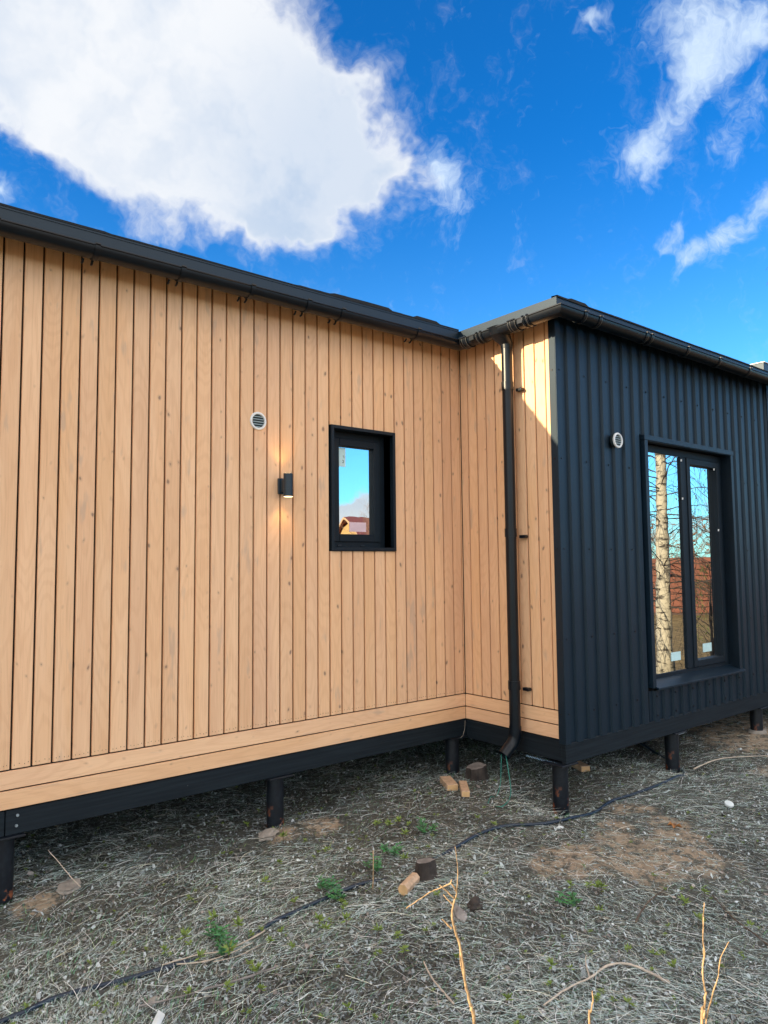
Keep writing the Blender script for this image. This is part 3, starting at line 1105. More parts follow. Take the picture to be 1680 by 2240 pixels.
# ---- tall window in the dark wing
yw = -DC
tr = MB()
tr.box(cx0 - 0.052, cx0 - 0.002, yw - 0.030, yw + 0.055, 0.765, cz1 + 0.005)
tr.box(cx1 + 0.002, cx1 + 0.050, yw - 0.030, yw + 0.055, 0.765, cz1 + 0.005)
tr.box(cx0 - 0.054, cx1 + 0.062, yw - 0.032, yw + 0.055, cz1 + 0.006, cz1 + 0.052)
wc = tr.build('window', M['sheet'], house, bevel=0.002)
rv = MB().box(cx0 - 0.002, cx0 + 0.002, yw - 0.026, yw + 0.10, cz0, cz1).box(cx1 - 0.002, cx1 + 0.002, yw - 0.026, yw + 0.10, cz0, cz1).box(cx0 + 0.002, cx1 - 0.002, yw - 0.026, yw + 0.10, cz1, cz1 + 0.004)
rv.build('reveal', M['trim'], wc)
fr = ring_boxes(MB(), cx0 + 0.003, cx1 - 0.003, cz0 - 0.02, cz1 - 0.001, 0.070, yw + 0.075, yw + 0.150)
fr.box(1.968, 2.072, yw + 0.066, yw + 0.150, cz0 + 0.051, cz1 - 0.072)
fr.build('frame', M['frame'], wc, bevel=0.003)
ring_boxes(MB(), 2.074, 2.724, cz0 + 0.053, cz1 - 0.074, 0.062, yw + 0.056, yw + 0.14).build('sash', M['frame'], wc, bevel=0.004)
MB().box(1.322, 1.967, yw + 0.084, yw + 0.090, cz0 + 0.05, cz1 - 0.071).build('pane', M['glass1'], wc)
MB().box(2.134, 2.664, yw + 0.100, yw + 0.106, cz0 + 0.112, cz1 - 0.133).build('pane', M['glass1'], wc)
# sloping sill
si = MB()
si.add([(cx0 - 0.012, yw + 0.075, 0.815), (cx1 + 0.060, yw + 0.075, 0.815), (cx1 + 0.068, yw - 0.062, 0.768), (cx0 - 0.020, yw - 0.062, 0.768),
        (cx0 - 0.012, yw + 0.075, 0.808), (cx1 + 0.060, yw + 0.075, 0.808), (cx1 + 0.068, yw - 0.062, 0.750), (cx0 - 0.020, yw - 0.062, 0.750)],
       [(0, 3, 2, 1), (4, 5, 6, 7), (3, 7, 6, 2), (0, 4, 7, 3), (1, 2, 6, 5), (0, 1, 5, 4)])
si.build('sill', M['sheet'], wc, bevel=0.001)
for x in (1.35, 2.60):
    MB().box(x - 0.018, x + 0.018, yw + 0.070, yw + 0.078, 0.805, 0.817).build('drain_cap', M['screw'], wc, bevel=0.002)
for x0_, x1_, z0_, z1_, y_ in ((1.700, 1.868, 0.943, 1.022, yw + 0.0825), (2.322, 2.490, 0.973, 1.056, yw + 0.0985)):
    MB().box(x0_, x1_, y_ - 0.0012, y_ + 0.0006, z0_, z1_).build('sticker', M['sticker'], wc)
for x, z in ((1.962, 2.84), (1.960, 2.47), (2.600, 2.80), (2.640, 2.18)):  # white dots standing in for light spots seen in the dark glass
    MB().tube([(x, yw + 0.052, z - 0.010), (x, yw + 0.050, z + 0.010)], [0.006, 0.007], 8).build('glint_dot', M['white'], wc)

# ---- round vents
def vent(x, y, z):
    R_ = 0.066
    n = 32
    vs, fs = [], []
    pf = [(R_, 0.0), (R_, -0.010), (R_ - 0.004, -0.014), (R_ - 0.014, -0.014), (R_ - 0.017, -0.008), (R_ - 0.017, 0.0)]
    for i in range(n):
        a = 2 * math.pi * i / n
        for r_, yy in pf:
            vs.append((r_ * math.cos(a), yy, r_ * math.sin(a)))
    L = len(pf)
    for i in range(n):
        for q in range(L - 1):
            a, b2 = i * L + q, ((i + 1) % n) * L + q
            fs.append((a, a + 1, b2 + 1, b2))
    v_ = MB().add(vs, fs).build('vent', M['white'], house, loc=(x, y, z))
    smooth_by_angle(v_, 30)
    MB().tube([(0, 0.0, 0), (0, -0.002, 0)], R_ - 0.016, 24).build('duct', M['duct'], v_)
    for q in range(-2, 4):
        zz = q * 0.0185 - 0.008
        hw = math.sqrt(max(0, (R_ - 0.017) ** 2 - zz * zz)) - 0.001
        if hw < 0.01:
            continue
        s_ = MB().box(-hw, hw, -0.011, -0.003, zz - 0.0012, zz + 0.0012)
        s_.box(-hw, hw, -0.0045, -0.003, zz + 0.0012, zz + 0.006)
        s_.build('slat', M['slat'], v_)
    return v_


vent(-2.071, 0.002, 2.915)
vc = vent(0.757, -DC - 0.040, 2.900)
MB().tube([(0, 0.036, 0), (0, 0.0, 0)], 0.056, 24).build('collar', M['duct'], vc, smooth=True)

# ---- wall lamp
LX, LY, LZ = -1.879, -0.105, 2.449
lo = MB()
for z0_, z1_, r_ in ((-0.084, -0.029, 0.0350), (-0.0275, 0.0275, 0.0350), (0.029, 0.084, 0.0350)):
    lo.tube([(0, 0, z0_), (0, 0, z1_)], r_, 32)
lo.tube([(0, 0, -0.07), (0, 0, 0.07)], 0.0335, 28)
lamp = lo.build('wall_lamp', M['lampm'], house, loc=(LX, LY, LZ))
smooth_by_angle(lamp, 40)
MB().box(-0.030, 0.030, 0.082, 0.105, -0.058, 0.058).build('wall_plate', M['lampm'], lamp, bevel=0.003)
MB().box(-0.018, 0.018, 0.028, 0.084, -0.045, 0.045).build('lamp_arm', M['lampm'], lamp, bevel=0.002)
M['lampglow'] = emission('warm lamp glass', (1.0, 0.72, 0.34), 3.2)
for sgn in (-1, 1):
    MB().tube([(0, 0, sgn * 0.0845), (0, 0, sgn * 0.0815)], 0.0325, 24).build('lens', M['lampglow'], lamp)
    ld = bpy.data.lights.new('lamp_light', 'SPOT')
    ld.energy = 1.1
    ld.color = (1.0, 0.55, 0.14)
    ld.spot_size = math.radians(96)
    ld.spot_blend = 0.9
    ld.shadow_soft_size = 0.02
    lt = bpy.data.objects.new('lamp_light', ld)
    COL.objects.link(lt)
    lt.parent = lamp
    lt.location = (0, 0.030, sgn * 0.092)
    lt.rotation_euler = (math.pi - math.radians(0), 0, 0) if sgn > 0 else (0, 0, 0)

# torn film strip with printed marks hanging from the beam over the corner pile
fm = MB()
zf = 0.327
fm.add([(-0.002, -0.66, zf), (-0.002, -1.00, zf - 0.004), (-0.014, -1.00, zf - 0.016), (-0.014, -0.66, zf - 0.010)], [(0, 1, 2, 3), (3, 2, 1, 0)])
fo = fm.build('film_strip', M['beam'], house)
mk = MB()
for i in range(9):
    y_ = -0.69 - i * 0.034
    z_ = zf - 0.0045 - 0.0004 * i
    mk.tube([(-0.016, y_, z_ - 0.010), (-0.016, y_ - 0.012, z_ + 0.004), (-0.016, y_ - 0.024, z_ - 0.009), (-0.016, y_ - 0.030, z_ + 0.003)], 0.0019, 5)
mk.build('film_print', M['film'], fo)
# thin line hanging in the inner corner
MB().tube([(-0.02, -0.012, 0.49), (-0.035, -0.02, 0.42), (-0.07, -0.03, 0.37), (-0.10, -0.03, 0.352)], 0.0012, 5).build('thin_wire', M['stalk'], house)

# ------------------------------------------------------------------ ground litter
def zone(n, heavy=True):
    """points over the yard, thickest where the picture looks"""
    a = rng.uniform(0, 1, n)
    b = rng.uniform(0, 1, n)
    # distance and bearing from the camera's foot: more pieces close by
    dist = 2.3 + (11.5 - 2.3) * a ** 1.55
    ang = rng.uniform(math.radians(-2), math.radians(80), n)
    x = CAM.x + dist * np.sin(ang)
    y = CAM.y + dist * np.cos(ang)
    k = (y < 3.0) & (x < 8.5)
    return x[k], y[k]


def sand_at(x, y):
    s = np.zeros_like(x)
    for sx, sy, r in SANDS:
        s = np.maximum(s, np.exp(-(((x - sx) ** 2 + (y - sy) ** 2) / (r * r)) * 1.3))
    return s


def patch(x, y):
    """slow uneven patches: mats of straw here, bare dark leaf mould there"""
    p = 0.5 + 0.22 * np.sin(2.1 * x + 1.3 * y + 0.4) + 0.18 * np.sin(-1.1 * x + 3.4 * y + 2.0) + 0.14 * np.sin(5.2 * x - 2.3 * y) + 0.12 * np.sin(4.1 * x + 6.3 * y + 1.0)
    for px, py, r in ((-1.35, -0.62, 0.42), (-1.95, -0.95, 0.25), (-1.62, -2.05, 0.28), (-1.1, -0.35, 0.4), (-3.05, -1.85, 0.3), (-2.25, 0.1, 0.5)):
        p = p - 0.75 * np.exp(-((x - px) ** 2 + (y - py) ** 2) / (r * r))
    return np.clip(p, 0.0, 1.0)


def straws(n, lmin, lmax, wmin, wmax, cols, name, label, zlift=0.012, tilt=0.16, mt='straw', upright=0.0, keep_sand=0.5, ribs=4, curl=0.5):
    x, y = zone(n)
    keep = rng.uniform(0, 1, len(x)) > sand_at(x, y) * (1 - keep_sand) * 1.25
    if not upright:
        keep &= rng.uniform(0, 1, len(x)) < 0.34 + 1.25 * patch(x, y)
    x, y = x[keep], y[keep]
    n = len(x)
    L = rng.uniform(lmin, lmax, n) * rng.uniform(0.5, 1.0, n)
    W = rng.uniform(wmin, wmax, n)
    # lie of the straw follows a slowly turning direction
    base = 0.9 * np.sin(0.9 * x + 0.4 * y) + 0.8 * np.sin(1.3 * y - 0.5 * x + 1.0) - 0.35
    th = base + rng.normal(0, 0.75, n)
    cu_ = rng.normal(0, curl, n)
    el = np.abs(rng.normal(0, tilt, n)) * np.where(rng.uniform(0, 1, n) < 0.3, 1.9, 0.5) + upright * rng.uniform(0.5, 1.0, n)
    t = np.linspace(-0.5, 0.5, ribs)
    pts = []
    X0 = np.zeros((n, ribs)); Y0_ = np.zeros((n, ribs)); Z0_ = np.zeros((n, ribs))
    cxp = x.copy(); cyp = y.copy(); czp = np.zeros(n)
    ds = L / (ribs - 1)
    z0 = hgt(x, y) + rng.uniform(0.0, zlift, n)
    for i in range(ribs):
        X0[:, i] = cxp; Y0_[:, i] = cyp; Z0_[:, i] = czp
        a = th + cu_ * (i / (ribs - 1) - 0.5)
        e = el * (1 - 1.5 * i / (ribs - 1)) if not upright else el * (1 - 0.4 * i / (ribs - 1))
        cxp = cxp + ds * np.cos(a) * np.cos(e); cyp = cyp + ds * np.sin(a) * np.cos(e); czp = czp + ds * np.sin(e)
    Zg = np.maximum(Z0_ + z0[:, None], hgt(X0, Y0_) + 0.001)
    roll = rng.uniform(-0.9, 0.9, n)
    sx = -np.sin(th) * np.cos(roll); sy = np.cos(th) * np.cos(roll); sz = np.sin(roll)
    taper = np.linspace(1.0, 0.45, ribs) if not upright else np.linspace(1.0, 0.08, ribs)
    Aa = np.stack([X0 + sx[:, None] * W[:, None] * taper / 2, Y0_ + sy[:, None] * W[:, None] * taper / 2, Zg + sz[:, None] * W[:, None] * taper / 2], -1)
    Bb = np.stack([X0 - sx[:, None] * W[:, None] * taper / 2, Y0_ - sy[:, None] * W[:, None] * taper / 2, Zg - sz[:, None] * W[:, None] * taper / 2], -1)
    co = np.stack([Aa, Bb], 2).reshape(n, ribs * 2, 3)
    idx = (np.arange(n) * ribs * 2)[:, None]
    fs = []
    for i in range(ribs - 1):
        fs.append(np.concatenate([idx + 2 * i, idx + 2 * i + 1, idx + 2 * i + 3, idx + 2 * i + 2], 1))
    F = np.concatenate(fs, 0)
    cols = np.array(cols)
    ci = rng.integers(0, len(cols), n)
    tint = cols[ci] * rng.uniform(1.05, 1.95, (n, 1)) * np.array([0.96, 1.02, 1.04])
    tint = np.repeat(np.clip(tint, 0, 1), ribs * 2, 0)
    o = raw_mesh(name, co.reshape(-1, 3), F, M[mt], tint=tint)
    o['kind'] = 'stuff'
    tag(o, label, 'ground cover')
    return o


straws(190000, 0.025, 0.16, 0.0007, 0.0019,
       [(0.50, 0.58, 0.53), (0.38, 0.47, 0.45), (0.70, 0.74, 0.66), (0.24, 0.31, 0.28), (0.46, 0.55, 0.54), (0.24, 0.23, 0.17)],
       'dry_grass', 'flattened pale dry grass and straw all over the yard in front of the house', zlift=0.016)
straws(8000, 0.10, 0.32, 0.0010, 0.0026,
       [(0.72, 0.70, 0.62), (0.60, 0.62, 0.58), (0.72, 0.66, 0.52), (0.36, 0.33, 0.28)],
       'long_straw', 'long loose stalks of straw lying over the leaf litter', zlift=0.03, tilt=0.12, ribs=6, curl=0.8)
straws(24000, 0.02, 0.075, 0.0012, 0.0028,
       [(0.11, 0.25, 0.09), (0.09, 0.28, 0.14), (0.18, 0.28, 0.08), (0.08, 0.22, 0.15)],
       'green_grass', 'scattered short blades of new green grass between the straw', mt='green', upright=0.9, keep_sand=0.1)


def leaves(n):
    x, y = zone(n)
    keep = rng.uniform(0, 1, len(x)) > sand_at(x, y) * 0.8
    keep &= rng.uniform(0, 1, len(x)) < 1.15 - 0.85 * patch(x, y)
    x, y = x[keep], y[keep]
    n = len(x)
    s = rng.uniform(0.003, 0.0115, n) * np.where(rng.uniform(0, 1, n) < 0.06, 1.8, 1.0)
    th = rng.uniform(0, 6.283, n)
    asp = rng.uniform(0.5, 0.9, n)
    nrm = rng.normal(0, 0.42, (n, 2))
    hx = [(-1.0, 0.0), (-0.35, -0.75), (0.45, -0.6), (1.0, 0.1), (0.4, 0.7), (-0.4, 0.6), (0.0, 0.0)]
    crz = rng.uniform(-0.35, 0.55, (n, 7))
    z0 = hgt(x, y) + rng.uniform(0.001, 0.014, n)
    co = np.zeros((n, 7, 3))
    for i, (a, b) in enumerate(hx):
        a = a + rng.normal(0, 0.13, n)
        b = (b + rng.normal(0, 0.13, n)) * asp
        dx = (a * np.cos(th) - b * np.sin(th)) * s
        dy = (a * np.sin(th) + b * np.cos(th)) * s
        co[:, i, 0] = x + dx
        co[:, i, 1] = y + dy
        co[:, i, 2] = z0 + dx * nrm[:, 0] + dy * nrm[:, 1] + crz[:, i] * s
    co[:, :, 2] = np.maximum(co[:, :, 2], hgt(co[:, :, 0], co[:, :, 1]) + 0.0005)
    idx = (np.arange(n) * 7)[:, None]
    F = np.concatenate([np.concatenate([idx + i, idx + (i + 1) % 6, idx + 6], 1) for i in range(6)], 0)
    cols = np.array([(0.27, 0.29, 0.29), (0.18, 0.19, 0.19), (0.34, 0.36, 0.36), (0.11, 0.10, 0.09), (0.24, 0.20, 0.18), (0.42, 0.44, 0.45), (0.14, 0.14, 0.14)])
    tint = np.repeat(np.clip(cols[rng.integers(0, len(cols), n)] * np.array([0.96, 1.02, 1.05]) * rng.uniform(0.9, 1.8, (n, 1)) * (0.66 + 0.5 * np.clip(patch(x, y) * 1.6, 0, 1))[:, None], 0, 1), 7, 0)
    o = raw_mesh('leaf_litter', co.reshape(-1, 3), F, M['litter'], tint=tint)
    o['kind'] = 'stuff'
    tag(o, 'crumpled grey brown dead leaves matted over the soil of the yard', 'leaf litter')


leaves(120000)


def gh(x, y):
    return float(hgt(x, y))


# small stones and clods
st = MB()
for i in range(420):
    x, y = zone(3)
    if not len(x):
        continue
    x, y = float(x[0]), float(y[0])
    r = random.uniform(0.004, 0.013)
    vs = []
    for a, b, c in ((1, 0, 0), (-1, 0, 0), (0, 1, 0), (0, -1, 0), (0, 0, 1), (0, 0, -1)):
        q = r * random.uniform(0.7, 1.2)
        vs.append((x + a * q, y + b * q, gh(x, y) + c * q * 0.7 + r * 0.3))
    st.add(vs, [(0, 2, 4), (2, 1, 4), (1, 3, 4), (3, 0, 4), (2, 0, 5), (1, 2, 5), (3, 1, 5), (0, 3, 5)])
o = st.build('pebbles', M['stone'])
o['kind'] = 'stuff'
tag(o, 'small grey pebbles and clods strewn over the yard', 'pebbles')

# ------------------------------------------------------------------ sprouts
def plant_mesh(kind, seed):
    rr = random.Random(seed)
    vs, fs, ti = [], [], []
    def leaf(p, az, el, L, W, col):
        d = Vector((math.cos(az) * math.cos(el), math.sin(az) * math.cos(el), math.sin(el)))
        s = Vector((-math.sin(az), math.cos(az), 0))
        u = d.cross(s)
        k = len(vs)
        pts = [p, p + d * L * 0.4 + s * W / 2 + u * (-0.10 * L), p + d * L * 0.45, p + d * L * 0.4 - s * W / 2 + u * (-0.10 * L), p + d * L * 0.92 + Vector((0, 0, -0.16 * L))]
        vs.extend(pts)
        fs.extend([(k, k + 1, k + 2), (k, k + 2, k + 3), (k + 1, k + 4, k + 2), (k + 2, k + 4, k + 3)])
        ti.extend([col] * 5)
    def stem(p, q, w_, col):
        k = len(vs)
        s = Vector((w_, 0, 0)); s2 = Vector((0, w_, 0))
        vs.extend([p - s, p + s, q + s * 0.6, q - s * 0.6, p - s2, p + s2, q + s2 * 0.6, q - s2 * 0.6])
        fs.extend([(k, k + 1, k + 2), (k, k + 2, k + 3), (k + 4, k + 5, k + 6), (k + 4, k + 6, k + 7)])
        ti.extend([col] * 8)
    if kind == 'clump':
        for st_ in range(7):
            a0 = rr.uniform(0, 6.28)
            r0 = rr.uniform(0, 0.35)
            h = rr.uniform(0.35, 1.0)
            p = Vector((math.cos(a0) * r0, math.sin(a0) * r0, 0))
            q = p + Vector((math.cos(a0) * 0.25, math.sin(a0) * 0.25, h))
            g = rr.uniform(0.8, 1.25)
            col = (0.07 * g, 0.23 * g, 0.085 * g)
            stem(p, q, 0.02, (0.10, 0.13, 0.05))
            for i in range(9):
                t = 0.45 + 0.55 * i / 8
                leaf(p.lerp(q, t), a0 + i * 2.4 + rr.uniform(-.3, .3), rr.uniform(-0.1, 0.7), rr.uniform(0.28, 0.5), rr.uniform(0.12, 0.2), tuple(c * rr.uniform(0.8, 1.25) for c in col))
    else:
        h = rr.uniform(0.6, 1.0)
        q = Vector((rr.uniform(-.1, .1), rr.uniform(-.1, .1), h))
        stem(Vector((0, 0, 0)), q, 0.025, (0.12, 0.08, 0.05))
        n = rr.randint(9, 13)
        for i in range(n):
            g = rr.uniform(0.8, 1.25)
            col = (0.17 * g, 0.25 * g, 0.045 * g)
            leaf(q * rr.uniform(0.7, 1.0), i * 2.4, rr.uniform(0.1, 1.1), rr.uniform(0.45, 0.75), rr.uniform(0.14, 0.24), col)
    me = bpy.data.meshes.new('leafy_weed' if kind == 'clump' else 'green_sprout')
    me.from_pydata([tuple(v) for v in vs], [], fs)
    at = me.color_attributes.new('tint', 'FLOAT_COLOR', 'POINT')
    for i, c in enumerate(ti):
        at.data[i].color = (*c, 1)
    me.materials.append(M['green'])
    return me


CL = [plant_mesh('clump', s) for s in range(4)]
SP = [plant_mesh('sprout', 10 + s) for s in range(5)]
PL = [(-2.9, -1.09, 0.06), (-3.03, -1.01, 0.04), (-3.05, -1.24, 0.03), (-2.9, -1.21, 0.05), (-2.93, -1.29, 0.04), (-2.78, -1.1, 0.04), (-2.84, -0.94, 0.04), (-3.03, -1.07, 0.03), (-2.91, -1.53, 0.04), (-2.9, -1.44, 0.03), (-2.96, -1.66, 0.03), (-2.72, -1.32, 0.03), (-2.63, -1.28, 0.03), (-3.05, -1.53, 0.03), (-3.2, -1.45, 0.03), (-2.67, -1.45, 0.03), (-2.17, -1.03, 0.05), (-2.18, -1.14, 0.05), (-2.46, -1.37, 0.04), (-2.47, -1.45, 0.03), (-2.35, -1.46, 0.04), (-2.24, -1.26, 0.03), (-1.81, -1.01, 0.05), (-1.62, -0.95, 0.05), (-1.65, -1.1, 0.04), (-1.22, -0.84, 0.05), (-1.38, -0.48, 0.04), (-1.37, -0.6, 0.04), (-1.27, -0.58, 0.04), (-1.25, -0.67, 0.03), (-1.42, -0.83, 0.04), (-2.0, -0.24, 0.04), (-1.88, -0.59, 0.03), (-2.21, -0.54, 0.03), (-1.79, -0.71, 0.03), (-2.42, -0.74, 0.04), (-2.41, -1.05, 0.03), (-2.28, -1.64, 0.03), (-2.23, -1.73, 0.03), (-2.3, -1.86, 0.03), (-2.74, -2.01, 0.03), (-2.7, -2.14, 0.02), (-2.25, -2.47, 0.03), (-1.31, -2.07, 0.05), (-1.2, -2.0, 0.03), (-1.1, -2.11, 0.04), (-1.09, -2.12, 0.04), (-1.12, -2.06, 0.03), (-1.29, -2.25, 0.03), (-0.84, -2.47, 0.04), (-0.67, -2.36, 0.02), (-0.63, -2.47, 0.03), (-0.93, -2.59, 0.03), (-1.45, -2.75, 0.03), (-1.49, -2.54, 0.03), (-1.41, -2.63, 0.03), (-1.35, -2.64, 0.02), (-1.9, -2.42, 0.03), (-2.01, -2.49, 0.02), (-1.89, -2.73, 0.02), (-1.85, -2.78, 0.03), (-1.93, -2.68, 0.02), (-3.15, -1.05, 0.03), (-3.31, -0.78, 0.02), (-3.45, -0.86, 0.02), (-3.72, -0.52, 0.02), (-3.47, 0.38, 0.02), (-1.18, -2.55, 0.02), (-0.84, -0.94, 0.03), (-0.85, -1.1, 0.03), (-2.04, 0.2, 0.03), (-1.82, -1.58, 0.03), (-2.1, -1.79, 0.02), (-0.77, -2.78, 0.03), (-1.04, -2.86, 0.02)]
def place(x, y):
    if x < -3.1:
        return 'in the straw left of the reed stalk'
    if y > -0.5 and x < -1.5:
        return 'near the concrete by the second pile'
    if x < -2.5:
        return 'around the left stretch of the hose' if y > -1.35 else 'below the left stretch of the hose'
    if x < -2.0:
        return 'between the hose and the upright red stick' if y > -1.35 else ('at the bottom left of the tall twig' if y < -1.6 else 'just below the middle of the hose')
    if y > -0.75:
        return 'in the dark patch in front of the inner corner'
    if y > -1.25:
        return 'around the low charred stump'
    if x > -1.6 and y > -2.3:
        return 'along the lower edge of the sandy patch'
    if x > -1.3:
        return 'beyond the forked twig at the right'
    return 'between the tall twig and the fallen curved branch'


for i, (x, y, r) in enumerate(PL):
    big = r >= 0.05
    me = random.choice(CL if big else SP)
    o = link('leafy_weed' if big else 'green_sprout', me, None, (x, y, gh(x, y)), (0, 0, random.uniform(0, 6.28)))
    s = r * random.uniform(0.95, 1.2) * 1.8
    o.scale = (s, s, s)
    if big:
        where = place(x, y)
        tag(o, 'bushy blue green leafy weed clump growing ' + where, 'weed', 'blue green weed clumps ' + where)
    else:
        where = place(x, y)
        tag(o, 'small yellow green sprout growing ' + where, 'sprout', 'yellow green sprouts ' + where)
# a thin scatter of far smaller seedlings
sv, sf, stt = [], [], []
for i in range(620):
    x, y = zone(2)
    if not len(x):
        continue
    x, y = float(x[0]), float(y[0])
    me = random.choice(SP)
    s = random.uniform(0.020, 0.044)
    a = random.uniform(0, 6.28)
    k = len(sv)
    cols_ = me.color_attributes['tint'].data
    for v in me.vertices:
        sv.append((x + s * (v.co.x * math.cos(a) - v.co.y * math.sin(a)), y + s * (v.co.x * math.sin(a) + v.co.y * math.cos(a)), gh(x, y) + s * v.co.z))
        stt.append(tuple(cols_[v.index].color[:3]))
    for p in me.polygons:
        sf.append(tuple(q + k for q in p.vertices))
o = raw_mesh('seedlings', np.array(sv), np.array(sf), M['green'], tint=np.array(stt))
o['kind'] = 'stuff'
tag(o, 'tiny green seedlings dotted thinly through the litter', 'seedlings')

# ------------------------------------------------------------------ hose
HP = [(-4.6, -1.35), (-4.2, -1.20), (-3.888, -1.114), (-3.792, -1.106), (-3.685, -1.078), (-3.578, -1.068), (-3.473, -1.079), (-3.335, -1.116), (-3.109, -1.165), (-2.927, -1.186), (-2.778, -1.171), (-2.613, -1.136), (-2.44, -1.105), (-2.268, -1.091), (-2.013, -1.124), (-1.745, -1.147), (-1.49, -1.153), (-1.232, -1.137), (-0.999, -1.108), (-0.765, -1.127), (-0.518, -1.224), (-0.39, -1.263), (-0.225, -1.275), (0.116, -1.225), (0.416, -1.175), (0.721, -1.203), (1.037, -1.225), (1.357, -1.202), (1.583, -1.141), (1.80, -0.95), (2.1, -0.4), (2.6, 0.4)]
BUR = {8: -0.012, 9: -0.030, 10: -0.020, 15: -0.03, 16: -0.02, 29: -0.01}
hp_ = [(x, y, gh(x, y) + 0.014 + BUR.get(i, 0.0)) for i, (x, y) in enumerate(HP)]
def smooth_path(P, n=6):
    P = [Vector(p) for p in P]
    out = []
    for i in range(len(P) - 1):
        p0, p1, p2, p3 = P[max(0, i - 1)], P[i], P[i + 1], P[min(len(P) - 1, i + 2)]
        for k in range(n):
            t = k / n
            out.append(0.5 * ((2 * p1) + (-p0 + p2) * t + (2 * p0 - 5 * p1 + 4 * p2 - p3) * t * t + (-p0 + 3 * p1 - 3 * p2 + p3) * t ** 3))
    out.append(P[-1])
    return out


o = MB().tube(smooth_path(hp_, 5), 0.0115, 12).build('water_hose', M['hose'], smooth=True)
tag(o, 'long dark blue black hose snaking across the yard from the left edge past the piles', 'hose')

# green cord from the downpipe mouth
pe = Vector(el[-1])
c1 = smooth_path([(pe.x + 0.012, pe.y - 0.012, pe.z), (-0.225, -0.69, 0.22), (-0.24, -0.72, 0.10), (-0.30, -0.76, gh(-0.3, -0.76) + 0.03), (-0.41, -0.82, gh(-0.41, -0.82) + 0.022), (-0.50, -0.85, gh(-0.5, -0.85) + 0.02), (-0.44, -0.72, 0.03), (-0.34, -0.62, 0.025)], 6)
c2 = smooth_path([(pe.x - 0.015, pe.y + 0.010, pe.z + 0.01), (-0.245, -0.625, 0.22), (-0.25, -0.62, 0.12), (-0.30, -0.62, 0.04), (-0.40, -0.66, gh(-0.4, -0.66) + 0.022), (-0.52, -0.74, gh(-0.52, -0.74) + 0.022)], 6)
o = MB().tube(c1, 0.0035, 7).tube(c2, 0.0028, 7).build('garden_twine', M['wire'], smooth=True)
tag(o, 'thin green cord hanging from the mouth of the downpipe to the ground', 'cord')

# ------------------------------------------------------------------ wood offcuts, stumps, scraps
def block(x, y, rot, L, W, H, name, label, mt='cut', tilt=0.0, group=None):
    t = thing(name, label, 'wood offcut', (x, y, gh(x, y) + H / 2 + 0.002), rot, group)
    t.rotation_euler = (tilt, tilt * 0.4, rot)
    MB().box(-L / 2, L / 2, -W / 2, W / 2, -H / 2, H / 2).build('block_body', M[mt], t, bevel=0.0025)
    for s in (-1, 1):
        MB().box(s * L / 2 - 0.0006, s * L / 2 + 0.0006, -W / 2 + 0.004, W / 2 - 0.004, -H / 2 + 0.004, H / 2 - 0.004).build('sawn_end', M['endgrain'], t)
    return t


block(-0.428, -0.220, math.radians(61), 0.24, 0.092, 0.050, 'wood_offcut', 'short timber offcut with a pale sawn end beside the inner corner pile, left of two')
block(-0.430, -0.398, math.radians(50), 0.29, 0.064, 0.046, 'wood_offcut', 'narrower timber offcut lying at an angle beside the inner corner pile, right of two', tilt=0.03)
lg = thing('wood_offcut', 'pale squared piece of split firewood lying beside the low stump', 'wood offcut', (-1.825, -1.345, gh(-1.825, -1.345) + 0.026), math.radians(25))
lb = MB().tube([(-0.085, 0, 0), (0.085, 0, 0.004)], [0.034, 0.033], 7)
lb.build('block_body', M['cut'], lg, bevel=0.002)
MB().tube([(-0.0865, 0, 0), (-0.0850, 0, 0)], 0.030, 7).build('sawn_end', M['endgrain'], lg)
block(0.88, -0.55, math.radians(65), 0.20, 0.085, 0.05, 'wood_offcut', 'small pale timber offcut lying in the shade under the dark wing')


def stump(x, y, r, h, label, seed, cut=True, mt='bark'):
    rr = random.Random(seed)
    t = thing('tree_stump', label, 'stump', (x, y, gh(x, y) - 0.01), rr.uniform(0, 6))
    n = 22
    vs, fs = [], []
    rg = [(0, 1.22), (h * 0.3, 1.06), (h * 0.7, 1.0), (h, 0.93)]
    jit = [rr.uniform(0.86, 1.12) for _ in range(n)]
    for z, k in rg:
        for i in range(n):
            a = 2 * math.pi * i / n
            q = r * k * jit[i] * rr.uniform(0.96, 1.04)
            vs.append((q * math.cos(a), q * math.sin(a), z + (0.18 * q * math.cos(a + 1) if z == h else 0)))
    for j in range(3):
        for i in range(n):
            a, b = j * n + i, j * n + (i + 1) % n
            fs.append((a, b, b + n, a + n))
    MB().add(vs, fs).build('bark', M[mt], t)
    k = 3 * n
    c = len(vs)
    top = [(v[0] * 0.98, v[1] * 0.98, v[2] - 0.001) for v in vs[k:]]
    tb = MB().add(top + [(0, 0, h - 0.004)], [(i, (i + 1) % n, n) for i in range(n)])
    tb.build('cut_top', M['ash'], t)
    return t


stump(-0.085, -0.20, 0.085, 0.13, 'round dark old stump in the shade beside the inner corner pile', 1)
stump(-1.66, -1.30, 0.062, 0.115, 'low charred stump with a grey cut top beside the hose in mid yard', 2)
